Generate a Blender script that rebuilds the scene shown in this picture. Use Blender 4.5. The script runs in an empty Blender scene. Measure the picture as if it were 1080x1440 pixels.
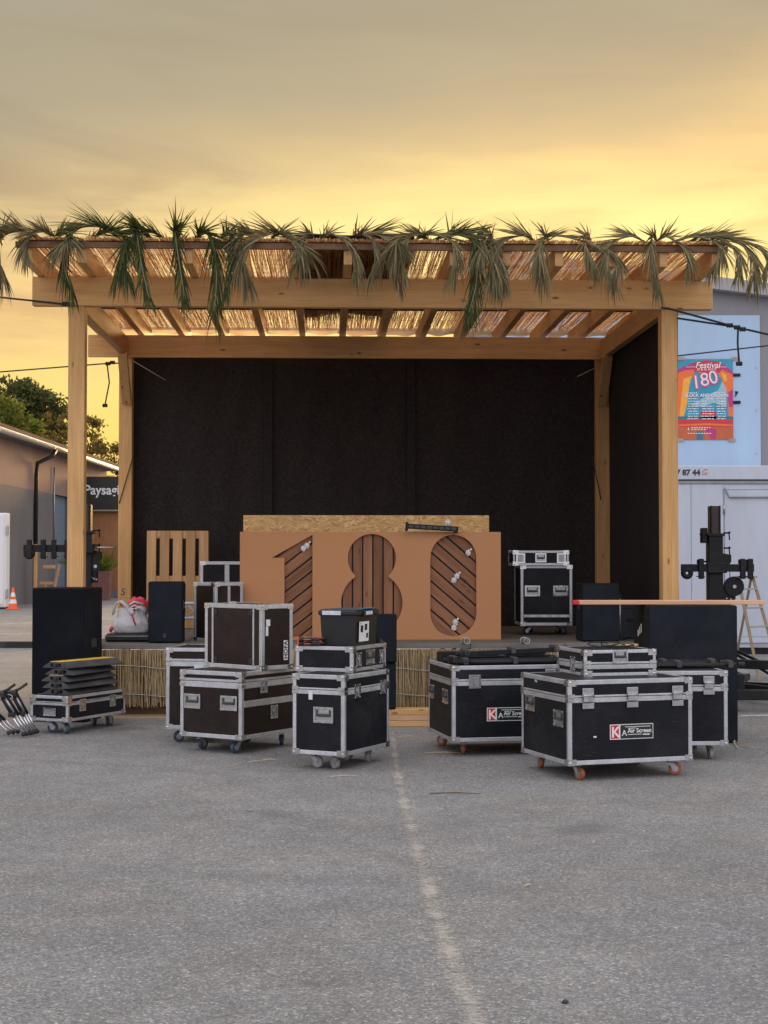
import bpy, bmesh, math, random
from mathutils import Vector, Matrix, Euler
R = math.radians
random.seed(7)
scene = bpy.context.scene
COL = scene.collection

# ------------------------------------------------------------------ camera, sky, sun, exposure
cam_d = bpy.data.cameras.new('camera')
cam = bpy.data.objects.new('camera', cam_d)
COL.objects.link(cam)
cam.location = (0, 0, 1.65)
cam.rotation_euler = (R(90 + 1.721), 0, 0)
cam_d.sensor_fit = 'VERTICAL'
cam_d.sensor_height = 24.0
cam_d.lens = 36.05
cam_d.clip_end = 2000
scene.camera = cam
scene.view_settings.view_transform = 'Standard'
scene.view_settings.look = 'None'
scene.view_settings.exposure = 0.35
scene.view_settings.gamma = 1.0
scene.view_settings.use_curve_mapping = False
scene.cycles.max_bounces = 8
scene.cycles.transparent_max_bounces = 16

SUN_EL, SUN_AZ = R(6.5), R(7.5)       # behind the clouds, a little right of straight ahead (+Y)


def lin(r, g, b):
    f = lambda c: c / 12.92 if c <= 0.04045 else ((c + 0.055) / 1.055) ** 2.4
    return (f(r / 255), f(g / 255), f(b / 255), 1)


class NT:
    """small helper for node trees"""
    def __init__(s, tree):
        s.t = tree
        s.n = tree.nodes
        s.l = tree.links

    def __call__(s, typ, ins=None, **props):
        nd = s.n.new(typ)
        for k, v in props.items():
            setattr(nd, k, v)
        for k, v in (ins or {}).items():
            sk = nd.inputs[k]
            if isinstance(v, bpy.types.NodeSocket):
                s.l.new(v, sk)
            else:
                sk.default_value = v
        return nd

    def math(s, op, a, b=0.0, c=0.0, clamp=False):
        return s('ShaderNodeMath', {0: a, 1: b, 2: c}, operation=op, use_clamp=clamp).outputs[0]

    def ramp(s, fac, stops, interp='LINEAR'):
        nd = s('ShaderNodeValToRGB', {0: fac})
        cr = nd.color_ramp
        cr.interpolation = interp
        while len(cr.elements) < len(stops):
            cr.elements.new(0.5)
        for e, (p, c) in zip(cr.elements, stops):
            e.position = p
            e.color = c if len(c) == 4 else (*c, 1)
        return nd.outputs[0]

    def mix(s, fac, a, b, blend='MIX'):
        nd = s('ShaderNodeMix', data_type='RGBA', blend_type=blend)
        for k, v in ((0, fac), (6, a), (7, b)):
            if isinstance(v, bpy.types.NodeSocket):
                s.l.new(v, nd.inputs[k])
            else:
                nd.inputs[k].default_value = v
        return nd.outputs[2]


def g(v):
    return (v, v, v, 1)


world = bpy.data.worlds.new('World')
scene.world = world
world.use_nodes = True
w = NT(world.node_tree)
w.n.clear()
tc = w('ShaderNodeTexCoord').outputs['Generated']
sep = w('ShaderNodeSeparateXYZ', {0: tc})
X, Y, Z = sep.outputs
# long flat cloud streaks
cn = w('ShaderNodeMapping', {'Vector': tc, 'Scale': (2.6, 2.6, 15.0), 'Location': (3.1, 0.4, 1.7)}).outputs[0]
n1 = w('ShaderNodeTexNoise', {'Vector': cn, 'Scale': 1.25, 'Detail': 7.0, 'Roughness': 0.55, 'Distortion': 0.5}).outputs['Fac']
cn2 = w('ShaderNodeMapping', {'Vector': tc, 'Scale': (1.6, 1.6, 5.0), 'Location': (0.3, 5.4, 0.7)}).outputs[0]
n2 = w('ShaderNodeTexNoise', {'Vector': cn2, 'Scale': 1.6, 'Detail': 6.0, 'Roughness': 0.6}).outputs['Fac']
amp = w.ramp(Z, [(0.12, g(0.085)), (0.22, g(0.09)), (0.28, g(0.03))])
zz = w.math('ADD', Z, w.math('MULTIPLY', w.math('SUBTRACT', n1, 0.5), amp))
zz = w.math('ADD', zz, w.math('MULTIPLY', w.math('SUBTRACT', n2, 0.465), 0.09))
E_ = 0.785         # the display values below are divided by the exposure


def ls(r, g_, b):
    c = lin(r, g_, b)
    return (c[0] * E_, c[1] * E_, c[2] * E_, 1)


# the gold band climbs towards the right, following the edge of the cloud sheet
yf = w.math('MAXIMUM', Y, 0.25)
tilt = w.math('MINIMUM', w.math('MAXIMUM', w.math('DIVIDE', X, yf), -0.45), 0.45)
zq = w.math('SUBTRACT', zz, w.math('MULTIPLY', tilt, 0.13))
front = w.ramp(zq, [(0.0, ls(252, 206, 98)), (0.07, ls(253, 220, 112)), (0.14, ls(254, 226, 130)), (0.185, ls(254, 216, 144)), (0.212, ls(250, 208, 143)),
                    (0.232, ls(236, 199, 141)), (0.25, ls(215, 187, 140)), (0.275, ls(195, 175, 139)), (0.305, ls(181, 168, 140)), (0.345, ls(174, 163, 138)), (0.40, ls(176, 168, 148)), (0.50, ls(198, 194, 186)), (0.72, ls(240, 239, 242)), (1.0, (1.05, 1.06, 1.14, 1))])
back = w.ramp(zz, [(0.0, (0.70, 0.66, 0.71, 1)), (0.12, (0.95, 0.91, 0.98, 1)), (0.3, (1.24, 1.20, 1.30, 1)), (0.55, (1.20, 1.18, 1.28, 1)), (1.0, (1.05, 1.06, 1.14, 1))])
fb = w('ShaderNodeMapRange', {0: Y, 1: 0.55, 2: -0.45, 3: 0.0, 4: 1.0}, interpolation_type='SMOOTHSTEP').outputs[0]
col = w.mix(fb, front, back)
# glow round the hidden sun, drawn out sideways along the cloud edge
yy = w.math('MAXIMUM', Y, 0.05)
ax = w.math('DIVIDE', w.math('SUBTRACT', w.math('DIVIDE', X, yy), 0.13), 0.26)
az = w.math('DIVIDE', w.math('SUBTRACT', zz, 0.185), 0.045)
d2 = w.math('ADD', w.math('MULTIPLY', ax, ax), w.math('MULTIPLY', az, az))
gl = w.math('EXPONENT', w.math('MULTIPLY', d2, -0.9))
ax3 = w.math('DIVIDE', w.math('SUBTRACT', w.math('DIVIDE', X, yy), 0.12), 0.20)
az3 = w.math('DIVIDE', w.math('SUBTRACT', zz, 0.190), 0.036)
gl3 = w.math('EXPONENT', w.math('MULTIPLY', w.math('ADD', w.math('MULTIPLY', ax3, ax3), w.math('MULTIPLY', az3, az3)), -0.8))
gm = w.math('GREATER_THAN', Y, 0.05)
gl = w.math('MULTIPLY', gl, gm)
gl3 = w.math('MULTIPLY', gl3, gm)
col = w.mix(gl, col, (0.79, 0.60, 0.235, 1))
col = w.mix(w.math('MULTIPLY', gl3, 0.85), col, (0.92, 0.82, 0.31, 1))
# streak shading of the grey-violet cloud bars
bar = w.ramp(n1, [(0.49, g(1)), (0.60, (0.76, 0.68, 0.70, 1))])
barw = w.ramp(zz, [(0.13, g(0)), (0.18, g(0.9)), (0.235, g(0.6)), (0.27, g(0.22)), (0.5, g(0.12))])
col = w.mix(barw, col, w.mix(1.0, col, bar, 'MULTIPLY'))
sky = w('ShaderNodeTexSky', sky_type='NISHITA', sun_disc=False, sun_elevation=SUN_EL, sun_rotation=SUN_AZ, air_density=1.2, dust_density=3.0).outputs[0]
scaled = w('ShaderNodeVectorMath', {0: col, 'Scale': 10.0}, operation='SCALE').outputs[0]
final = w.mix(0.04, scaled, sky)
bg = w('ShaderNodeBackground', {'Color': final, 'Strength': 0.1})
w('ShaderNodeOutputWorld', {0: bg.outputs[0]})

sun_d = bpy.data.lights.new('sun', 'SUN')
sun_d.energy = 3.2
sun_d.angle = R(10)
sun_d.color = (1.0, 0.60, 0.24)
sun = bpy.data.objects.new('sun', sun_d)
COL.objects.link(sun)
dv = Vector((math.sin(SUN_AZ) * math.cos(SUN_EL), math.cos(SUN_AZ) * math.cos(SUN_EL), math.sin(SUN_EL)))
sun.rotation_euler = dv.to_track_quat('Z', 'Y').to_euler()
sun.location = dv * 60


# ------------------------------------------------------------------ mesh helpers
_RB = None


def _rb_template():
    ids = {}
    n = 0
    for sx in (-1, 1):
        for sy in (-1, 1):
            for sz in (-1, 1):
                for a in range(3):
                    ids[(sx, sy, sz, a)] = n
                    n += 1
    faces = []
    for a in range(3):
        b, c = [i for i in range(3) if i != a]
        for s in (-1, 1):
            q = []
            for (u, v) in ((-1, -1), (1, -1), (1, 1), (-1, 1)):
                k = [0, 0, 0]
                k[a] = s; k[b] = u; k[c] = v
                q.append(ids[(*k, a)])
            faces.append(q)
    for c in range(3):
        a, b = [i for i in range(3) if i != c]
        for sa in (-1, 1):
            for sb in (-1, 1):
                k0 = [0, 0, 0]; k0[a] = sa; k0[b] = sb; k0[c] = -1
                k1 = list(k0); k1[c] = 1
                faces.append([ids[(*k0, a)], ids[(*k1, a)], ids[(*k1, b)], ids[(*k0, b)]])
    for sx in (-1, 1):
        for sy in (-1, 1):
            for sz in (-1, 1):
                faces.append([ids[(sx, sy, sz, 0)], ids[(sx, sy, sz, 1)], ids[(sx, sy, sz, 2)]])
    keys = sorted(ids, key=lambda k: ids[k])
    pts = [Vector([k[i] * (1.0 if i == k[3] else 0.8) for i in range(3)]) for k in keys]
    out = []
    for f in faces:
        c = sum((pts[i] for i in f), Vector()) / len(f)
        nrm = (pts[f[1]] - pts[f[0]]).cross(pts[f[2]] - pts[f[1]])
        out.append(f if nrm.dot(c) > 0 else f[::-1])
    return keys, out


_RB = _rb_template()


class MB:
    def __init__(s):
        s.v, s.f, s.sm = [], [], []

    def add(s, vs, fs, sm=False, M=None):
        o = len(s.v)
        s.v += [(M @ Vector(v)) if M is not None else Vector(v) for v in vs]
        for i, f in enumerate(fs):
            s.f.append([o + k for k in f])
            s.sm.append(sm if isinstance(sm, bool) else sm[i])
        return s

    def box(s, x0, x1, y0, y1, z0, z1, b=0.0, M=None):
        c = ((x0 + x1) / 2, (y0 + y1) / 2, (z0 + z1) / 2)
        h = (abs(x1 - x0) / 2, abs(y1 - y0) / 2, abs(z1 - z0) / 2)
        if b <= 0:
            vs = [(c[0] + i * h[0], c[1] + j * h[1], c[2] + k * h[2]) for i in (-1, 1) for j in (-1, 1) for k in (-1, 1)]
            fs = [(0, 1, 3, 2), (4, 6, 7, 5), (0, 4, 5, 1), (2, 3, 7, 6), (0, 2, 6, 4), (1, 5, 7, 3)]
            return s.add(vs, fs, False, M)
        b = min(b, min(h) * 0.9)
        vs = [[c[i] + k[i] * (h[i] if i == k[3] else h[i] - b) for i in range(3)] for k in _RB[0]]
        return s.add(vs, _RB[1], False, M)

    def cyl(s, p0, p1, r0, r1=None, n=12, caps=True, sm=True, M=None):
        return s.tube([p0, p1], [r0, r0 if r1 is None else r1], n, caps, sm, M)

    def tube(s, pts, r, n=8, caps=True, sm=True, M=None):
        pts = [Vector(p) for p in pts]
        rs = r if isinstance(r, (list, tuple)) else [r] * len(pts)
        vs, fs = [], []
        ref = None
        for i, p in enumerate(pts):
            t = (pts[min(i + 1, len(pts) - 1)] - pts[max(i - 1, 0)]).normalized()
            if ref is None:
                ref = Vector((0, 0, 1)) if abs(t.z) < 0.9 else Vector((1, 0, 0))
            u = (ref - t * ref.dot(t))
            u = u.normalized() if u.length > 1e-6 else t.orthogonal().normalized()
            ref = u
            vv = t.cross(u)
            for k in range(n):
                a = 2 * math.pi * k / n
                vs.append(p + (u * math.cos(a) + vv * math.sin(a)) * rs[i])
        for i in range(len(pts) - 1):
            for k in range(n):
                fs.append((i * n + k, i * n + (k + 1) % n, (i + 1) * n + (k + 1) % n, (i + 1) * n + k))
        sms = [sm] * len(fs)
        if caps:
            fs.append(tuple(range(n))[::-1]); sms.append(False)
            o = (len(pts) - 1) * n
            fs.append(tuple(range(o, o + n))); sms.append(False)
        return s.add(vs, fs, sms, M)

    def lathe(s, prof, n=16, M=None, sm=True):
        vs, fs = [], []
        for r, z in prof:
            for k in range(n):
                a = 2 * math.pi * k / n
                vs.append((max(r, 1e-4) * math.cos(a), max(r, 1e-4) * math.sin(a), z))
        for i in range(len(prof) - 1):
            for k in range(n):
                fs.append((i * n + k, i * n + (k + 1) % n, (i + 1) * n + (k + 1) % n, (i + 1) * n + k))
        return s.add(vs, fs, sm, M)

    def prism(s, poly, y0, y1, M=None):
        """polygon in x,z pulled along y"""
        n = len(poly)
        area = sum(poly[i][0] * poly[(i + 1) % n][1] - poly[(i + 1) % n][0] * poly[i][1] for i in range(n))
        if area < 0:
            poly = poly[::-1]
        vs = [(x, y0, z) for x, z in poly] + [(x, y1, z) for x, z in poly]
        fs = [tuple(range(n)), tuple(range(n, 2 * n))[::-1]]
        for i in range(n):
            j = (i + 1) % n
            fs.append((i, i + n, j + n, j))
        return s.add(vs, fs, False, M)

    def ball(s, c, r, nu=14, nv=9, fn=None, M=None):
        rr = (r, r, r) if not isinstance(r, (tuple, list)) else r
        vs, fs = [], []
        for j in range(nv + 1):
            ph = math.pi * j / nv - math.pi / 2
            for i in range(nu):
                th = 2 * math.pi * i / nu
                d = Vector((math.cos(ph) * math.cos(th), math.cos(ph) * math.sin(th), math.sin(ph)))
                k = fn(d) if fn else 1.0
                vs.append((c[0] + d.x * rr[0] * k, c[1] + d.y * rr[1] * k, c[2] + d.z * rr[2] * k))
        for j in range(nv):
            for i in range(nu):
                fs.append((j * nu + i, j * nu + (i + 1) % nu, (j + 1) * nu + (i + 1) % nu, (j + 1) * nu + i))
        return s.add(vs, fs, True, M)

    def torus(s, c, R0, r, axis='Y', n=20, m=8, M=None):
        pts = []
        vs, fs = [], []
        for i in range(n):
            a = 2 * math.pi * i / n
            for k in range(m):
                b = 2 * math.pi * k / m
                q = R0 + r * math.cos(b)
                p = (q * math.cos(a), q * math.sin(a), r * math.sin(b))
                if axis == 'Y':
                    p = (p[0], p[2], p[1])
                elif axis == 'X':
                    p = (p[2], p[0], p[1])
                vs.append((c[0] + p[0], c[1] + p[1], c[2] + p[2]))
        for i in range(n):
            for k in range(m):
                fs.append((i * m + k, ((i + 1) % n) * m + k, ((i + 1) % n) * m + (k + 1) % m, i * m + (k + 1) % m))
        return s.add(vs, fs, True, M)

    def mesh(s, name):
        me = bpy.data.meshes.new(name)
        me.from_pydata(s.v, [], s.f)
        me.polygons.foreach_set('use_smooth', s.sm)
        me.update()
        return me

    def build(s, name, mat, parent=None, loc=None, rot=None, label=None, stuff=False):
        return put(name, s.mesh(name), mat, parent, loc, rot, label, stuff)


def put(name, me, mat, parent=None, loc=None, rot=None, label=None, stuff=False, scale=None):
    o = bpy.data.objects.new(name, me)
    COL.objects.link(o)
    if mat is not None and not me.materials:
        me.materials.append(mat)
    if parent is not None:
        o.parent = parent
    if loc is not None:
        o.location = loc
    if rot is not None:
        o.rotation_euler = rot
    if scale is not None:
        o.scale = scale
    if label:
        o['label'] = label
    if stuff:
        o['kind'] = 'stuff'
    return o


def thing(name, label, cat, loc=(0, 0, 0), rz=0.0, group=None, rot=None):
    o = bpy.data.objects.new(name, None)
    o.empty_display_size = 0.1
    COL.objects.link(o)
    o.location = loc
    o.rotation_euler = rot if rot is not None else (0, 0, rz)
    return tag(o, label, cat, group)


def tag(o, label, cat, group=None):
    o['label'] = label
    o['category'] = cat
    if group:
        o['group'] = group
    return o


def structure(o):
    o['kind'] = 'structure'
    return o


def curve_plate(polys, depth, bevel=0.0):
    """flat plate with holes: first polygon outline, others holes; x,z plane, thickness along y"""
    cu = bpy.data.curves.new('tmp', 'CURVE')
    cu.dimensions = '2D'
    cu.fill_mode = 'BOTH'
    cu.extrude = depth / 2
    for poly in polys:
        sp = cu.splines.new('POLY')
        sp.points.add(len(poly) - 1)
        for p, (x, y) in zip(sp.points, poly):
            p.co = (x, y, 0, 1)
        sp.use_cyclic_u = True
    return _to_mesh(cu)


def _to_mesh(cu):
    o = bpy.data.objects.new('tmp', cu)
    COL.objects.link(o)
    dg = bpy.context.evaluated_depsgraph_get()
    dg.update()
    me = bpy.data.meshes.new_from_object(o.evaluated_get(dg))
    bpy.data.objects.remove(o)
    bpy.data.curves.remove(cu)
    me.transform(Matrix.Rotation(R(90), 4, 'X'))
    me.materials.clear()
    return me


def text_mesh(body, size, align='LEFT', extrude=0.0008, bold=0.0, shear=0.0, space=1.0):
    """lettering standing in the x,z plane and facing -y"""
    cu = bpy.data.curves.new('tmp', 'FONT')
    cu.body = body
    cu.size = size
    cu.align_x = align
    cu.extrude = extrude
    cu.offset = bold
    cu.shear = shear
    cu.space_character = space
    cu.resolution_u = 3
    return _to_mesh(cu)


# ------------------------------------------------------------------ materials
def newmat(name):
    m = bpy.data.materials.new(name)
    m.use_nodes = True
    t = NT(m.node_tree)
    t.n.clear()
    bs = t('ShaderNodeBsdfPrincipled')
    out = t('ShaderNodeOutputMaterial', {0: bs.outputs[0]})
    return m, t, bs, out


def coords(t, scale=(1, 1, 1), rand=0.0):
    c = t('ShaderNodeTexCoord').outputs['Object']
    if rand:
        r = t('ShaderNodeObjectInfo').outputs['Random']
        off = t('ShaderNodeVectorMath', {0: t('ShaderNodeCombineXYZ', {0: r, 1: r, 2: r}).outputs[0], 'Scale': rand}, operation='SCALE').outputs[0]
        c = t('ShaderNodeVectorMath', {0: c, 1: off}, operation='ADD').outputs[0]
    return t('ShaderNodeMapping', {'Vector': c, 'Scale': scale}).outputs[0]


def surf(name, base, rough=0.6, metal=0.0, ns=6.0, amt=0.18, bump=0.0, bs_scale=80.0, fine=0.0, fine_scale=200.0, spec=0.5, tint=0.0, dust=0.0, translucent=0.0, stretch=(1, 1, 1), emit=None):
    m, t, bs, out = newmat(name)
    c = coords(t, stretch, 7.3)
    n = t('ShaderNodeTexNoise', {'Vector': c, 'Scale': ns, 'Detail': 6.0, 'Roughness': 0.65}).outputs['Fac']
    b = Vector(base[:3])
    colr = t.ramp(n, [(0.25, (*(b * (1 - amt)), 1)), (0.75, (*(b * (1 + amt)), 1))])
    if fine:
        n2 = t('ShaderNodeTexNoise', {'Vector': c, 'Scale': fine_scale, 'Detail': 2.0}).outputs['Fac']
        f2 = t.ramp(n2, [(0.3, g(1 - fine)), (0.7, g(1 + fine))])
        colr = t.mix(1.0, colr, f2, 'MULTIPLY')
    if tint:
        r = t('ShaderNodeObjectInfo').outputs['Random']
        colr = t.mix(1.0, colr, t.ramp(r, [(0, g(1 - tint)), (1, g(1 + tint))]), 'MULTIPLY')
    if dust:
        n3 = t('ShaderNodeTexNoise', {'Vector': c, 'Scale': 2.7, 'Detail': 8.0, 'Roughness': 0.7}).outputs['Fac']
        colr = t.mix(t.math('MULTIPLY', t.ramp(n3, [(0.48, g(0)), (0.75, g(1))]), dust), colr, (0.32, 0.29, 0.26, 1))
    t.l.new(colr, bs.inputs['Base Color'])
    rr = t.ramp(n, [(0.2, g(max(rough - 0.10, 0.03))), (0.8, g(min(rough + 0.12, 1)))])
    t.l.new(rr, bs.inputs['Roughness'])
    bs.inputs['Metallic'].default_value = metal
    bs.inputs['Specular IOR Level'].default_value = spec
    if bump:
        nb = t('ShaderNodeTexNoise', {'Vector': c, 'Scale': bs_scale, 'Detail': 4.0}).outputs['Fac']
        bp = t('ShaderNodeBump', {'Height': nb, 'Strength': bump, 'Distance': 0.004})
        t.l.new(bp.outputs[0], bs.inputs['Normal'])
    if translucent:
        tr = t('ShaderNodeBsdfTranslucent', {'Color': colr})
        mx = t('ShaderNodeMixShader', {0: translucent, 1: bs.outputs[0], 2: tr.outputs[0]})
        t.l.new(mx.outputs[0], out.inputs[0])
    return m


def wood(name, c1, c2, axis=0, knots=True, rough=0.65, grain=1.0, contrast=1.0):
    m, t, bs, out = newmat(name)
    def sc(a, b):
        s = [b, b, b]
        s[axis] = a
        return tuple(s)
    c = coords(t, (1, 1, 1), 11.7)
    cA = t('ShaderNodeMapping', {'Vector': c, 'Scale': sc(0.9, 16 * grain)}).outputs[0]
    nA = t('ShaderNodeTexNoise', {'Vector': cA, 'Scale': 1.0, 'Detail': 4.0, 'Distortion': 0.4}).outputs['Fac']
    cB = t('ShaderNodeMapping', {'Vector': c, 'Scale': sc(3.0, 130 * grain)}).outputs[0]
    nB = t('ShaderNodeTexNoise', {'Vector': cB, 'Scale': 1.0, 'Detail': 3.0}).outputs['Fac']
    colr = t.ramp(nA, [(0.5 - 0.22 * contrast, c1), (0.5 + 0.22 * contrast, c2)])
    colr = t.mix(0.55, colr, t.ramp(nB, [(0.35, g(0.72)), (0.65, g(1.12))]), 'MULTIPLY')
    nC = t('ShaderNodeTexNoise', {'Vector': c, 'Scale': 1.3, 'Detail': 3.0}).outputs['Fac']
    colr = t.mix(0.6, colr, t.ramp(nC, [(0.3, g(0.82)), (0.7, g(1.1))]), 'MULTIPLY')
    r = t('ShaderNodeObjectInfo').outputs['Random']
    colr = t.mix(1.0, colr, t.ramp(r, [(0, (0.80, 0.79, 0.76, 1)), (1, (1.1, 1.1, 1.08, 1))]), 'MULTIPLY')
    if knots:
        cK = t('ShaderNodeMapping', {'Vector': c, 'Scale': sc(3.0, 8.5)}).outputs[0]
        vo = t('ShaderNodeTexVoronoi', {'Vector': cK, 'Scale': 1.0, 'Randomness': 1.0})
        k = t.ramp(vo.outputs['Distance'], [(0.07, g(1)), (0.15, g(0))])
        gate = t.math('GREATER_THAN', t('ShaderNodeSeparateColor', {0: vo.outputs['Color']}).outputs[0], 0.35)
        k = t.math('MULTIPLY', k, gate)
        colr = t.mix(t.math('MULTIPLY', k, 0.8), colr, (0.10, 0.045, 0.018, 1))
    t.l.new(colr, bs.inputs['Base Color'])
    bs.inputs['Roughness'].default_value = rough
    bs.inputs['Specular IOR Level'].default_value = 0.3
    bp = t('ShaderNodeBump', {'Height': nB, 'Strength': 0.25, 'Distance': 0.002})
    t.l.new(bp.outputs[0], bs.inputs['Normal'])
    return m


SPR1, SPR2 = (0.62, 0.345, 0.135, 1), (0.75, 0.46, 0.195, 1)
M = {}
for ax_, nm in enumerate('xyz'):
    M['spruce_' + nm] = wood('spruce_' + nm, SPR1, SPR2, ax_)
M['pallet_wood'] = wood('pallet_wood', (0.58, 0.32, 0.13, 1), (0.72, 0.45, 0.22, 1), 2)
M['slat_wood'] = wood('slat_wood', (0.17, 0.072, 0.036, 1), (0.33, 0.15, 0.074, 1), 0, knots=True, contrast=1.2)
M['plank_wood'] = wood('plank_wood', (0.64, 0.36, 0.21, 1), (0.76, 0.48, 0.30, 1), 0)
M['deck_ply'] = wood('deck_ply', (0.13, 0.115, 0.10, 1), (0.20, 0.175, 0.15, 1), 0, knots=False)
M['dark_wood'] = wood('dark_wood', (0.07, 0.035, 0.018, 1), (0.13, 0.065, 0.03, 1), 0)
M['mdf'] = surf('mdf', (0.46, 0.225, 0.103), 0.75, ns=1.6, amt=0.05, fine=0.06, fine_scale=260, spec=0.2, bump=0.05, bs_scale=300)
M['alu'] = surf('alu', (0.53, 0.545, 0.57), 0.44, 0.65, ns=7, amt=0.16, fine=0.10, fine_scale=45, bump=0.08, bs_scale=30, tint=0.10, dust=0.10)
M['chrome'] = surf('chrome', (0.66, 0.67, 0.68), 0.22, 1.0, ns=25, amt=0.1, bump=0.1, bs_scale=60)
M['zinc'] = surf('zinc', (0.42, 0.43, 0.44), 0.4, 0.85, ns=22, amt=0.25)
M['recess'] = surf('recess', (0.05, 0.055, 0.055), 0.5, 0.3, ns=12, amt=0.3)
M['black_metal'] = surf('black_metal', (0.010, 0.0115, 0.013), 0.5, 0.1, ns=9, amt=0.3, dust=0.06, bump=0.1, spec=0.3)
M['black_plastic'] = surf('black_plastic', (0.008, 0.009, 0.012), 0.45, ns=9, amt=0.25, dust=0.08, bump=0.15, bs_scale=220)
M['grey_plastic'] = surf('grey_plastic', (0.045, 0.047, 0.052), 0.6, ns=9, amt=0.25, dust=0.25, bump=0.15)
M['black_rubber'] = surf('black_rubber', (0.014, 0.0145, 0.016), 0.7, ns=12, amt=0.3, dust=0.15)
M['yellow_plastic'] = surf('yellow_plastic', (0.62, 0.40, 0.03), 0.55, ns=9, amt=0.2, dust=0.3)
M['rubber_grey'] = surf('rubber_grey', (0.28, 0.28, 0.28), 0.6, ns=20, amt=0.25)
M['rubber_blue'] = surf('rubber_blue', (0.04, 0.07, 0.11), 0.5, ns=20, amt=0.25)
M['wheel_orange'] = surf('wheel_orange', (0.34, 0.10, 0.045), 0.55, ns=20, amt=0.3)
M['white_paint'] = surf('white_paint', (0.53, 0.575, 0.66), 0.5, ns=1.6, amt=0.09, fine=0.02, dust=0.16, stretch=(1.6, 1.6, 0.25))
M['white_print'] = surf('white_print', (0.75, 0.75, 0.75), 0.6, ns=20, amt=0.06)
M['paper'] = surf('paper', (0.68, 0.69, 0.70), 0.7, ns=30, amt=0.12)
M['red_print'] = surf('red_print', (0.55, 0.018, 0.03), 0.5, ns=20, amt=0.1)
M['black_print'] = surf('black_print', (0.015, 0.015, 0.016), 0.55, ns=20, amt=0.1)
M['green_black_print'] = surf('green_black_print', (0.01, 0.022, 0.02), 0.4, ns=20, amt=0.1)
M['rope'] = surf('rope', (0.03, 0.035, 0.03), 0.9, ns=60, amt=0.4)
M['pale_cord'] = surf('pale_cord', (0.4, 0.38, 0.33), 0.9, ns=60, amt=0.3)
M['straw'] = surf('straw', (0.52, 0.42, 0.26), 0.8, ns=30, amt=0.3)
M['stone'] = surf('stone', (0.3, 0.3, 0.29), 0.9, ns=60, amt=0.4)
M['dark_stone'] = surf('dark_stone', (0.05, 0.05, 0.045), 0.9, ns=60, amt=0.4)
M['fabric_grille'] = None
M['rail_paint'] = surf('rail_paint', (0.15, 0.14, 0.13), 0.6, ns=5, amt=0.2, dust=0.2)


def speaker_mat(name, base, dust=0.07):
    m, t, bs, out = newmat(name)
    c = coords(t, (1, 1, 1), 3.0)
    v = t('ShaderNodeTexVoronoi', {'Vector': c, 'Scale': 120.0}).outputs['Distance']
    n = t('ShaderNodeTexNoise', {'Vector': c, 'Scale': 3.0, 'Detail': 6.0}).outputs['Fac']
    b = Vector(base)
    cc = t.ramp(n, [(0.3, (*(b * 0.8), 1)), (0.72, (*(b * 1.25), 1))])
    cc = t.mix(0.5, cc, t.ramp(v, [(0.1, g(0.55)), (0.6, g(1.3))]), 'MULTIPLY')
    d_ = t('ShaderNodeTexNoise', {'Vector': c, 'Scale': 1.4, 'Detail': 9.0, 'Roughness': 0.72}).outputs['Fac']
    cc = t.mix(t.math('MULTIPLY', t.ramp(d_, [(0.5, g(0)), (0.8, g(1))]), dust), cc, (0.25, 0.24, 0.23, 1))
    t.l.new(cc, bs.inputs['Base Color'])
    bs.inputs['Roughness'].default_value = 0.8
    bs.inputs['Specular IOR Level'].default_value = 0.14
    bp = t('ShaderNodeBump', {'Height': v, 'Strength': 0.4, 'Distance': 0.003})
    t.l.new(bp.outputs[0], bs.inputs['Normal'])
    return m


M['fabric_grille'] = speaker_mat('speaker_grille', (0.0125, 0.0155, 0.0215))
M['speaker_paint'] = speaker_mat('speaker_paint', (0.010, 0.011, 0.0135))
M['dark_grille'] = speaker_mat('dark_grille', (0.0042, 0.0055, 0.0085), 0.035)


def laminate(name, base, rough=0.42):
    """phenolic ply panel: fine hexagon relief, scuffs and dust"""
    m, t, bs, out = newmat(name)
    c = coords(t, (1, 1, 1), 5.0)
    v = t('ShaderNodeTexVoronoi', {'Vector': c, 'Scale': 210.0}).outputs['Distance']
    n = t('ShaderNodeTexNoise', {'Vector': c, 'Scale': 2.2, 'Detail': 8.0, 'Roughness': 0.7}).outputs['Fac']
    sc_ = t('ShaderNodeMapping', {'Vector': c, 'Scale': (4, 4, 30), 'Rotation': (0.3, 0.7, 0.2)}).outputs[0]
    s1 = t('ShaderNodeTexNoise', {'Vector': sc_, 'Scale': 3.0, 'Detail': 9.0, 'Roughness': 0.75}).outputs['Fac']
    b = Vector(base)
    cc = t.ramp(n, [(0.3, (*(b * 0.75), 1)), (0.72, (*(b * 1.35), 1))])
    cc = t.mix(t.math('MULTIPLY', t.ramp(s1, [(0.58, g(0)), (0.76, g(1))]), 0.26), cc, (0.22, 0.21, 0.20, 1))
    cc = t.mix(t.math('MULTIPLY', t.ramp(n, [(0.5, g(0)), (0.8, g(1))]), 0.07), cc, (0.25, 0.23, 0.21, 1))
    t.l.new(cc, bs.inputs['Base Color'])
    t.l.new(t.ramp(n, [(0.3, g(rough)), (0.8, g(rough + 0.25))]), bs.inputs['Roughness'])
    bs.inputs['Specular IOR Level'].default_value = 0.22
    bp = t('ShaderNodeBump', {'Height': v, 'Strength': 0.25, 'Distance': 0.002})
    t.l.new(bp.outputs[0], bs.inputs['Normal'])
    return m


M['laminate_black'] = laminate('laminate_black', (0.0065, 0.0080, 0.0115))
M['laminate_brown'] = laminate('laminate_brown', (0.017, 0.0095, 0.0085))


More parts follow.
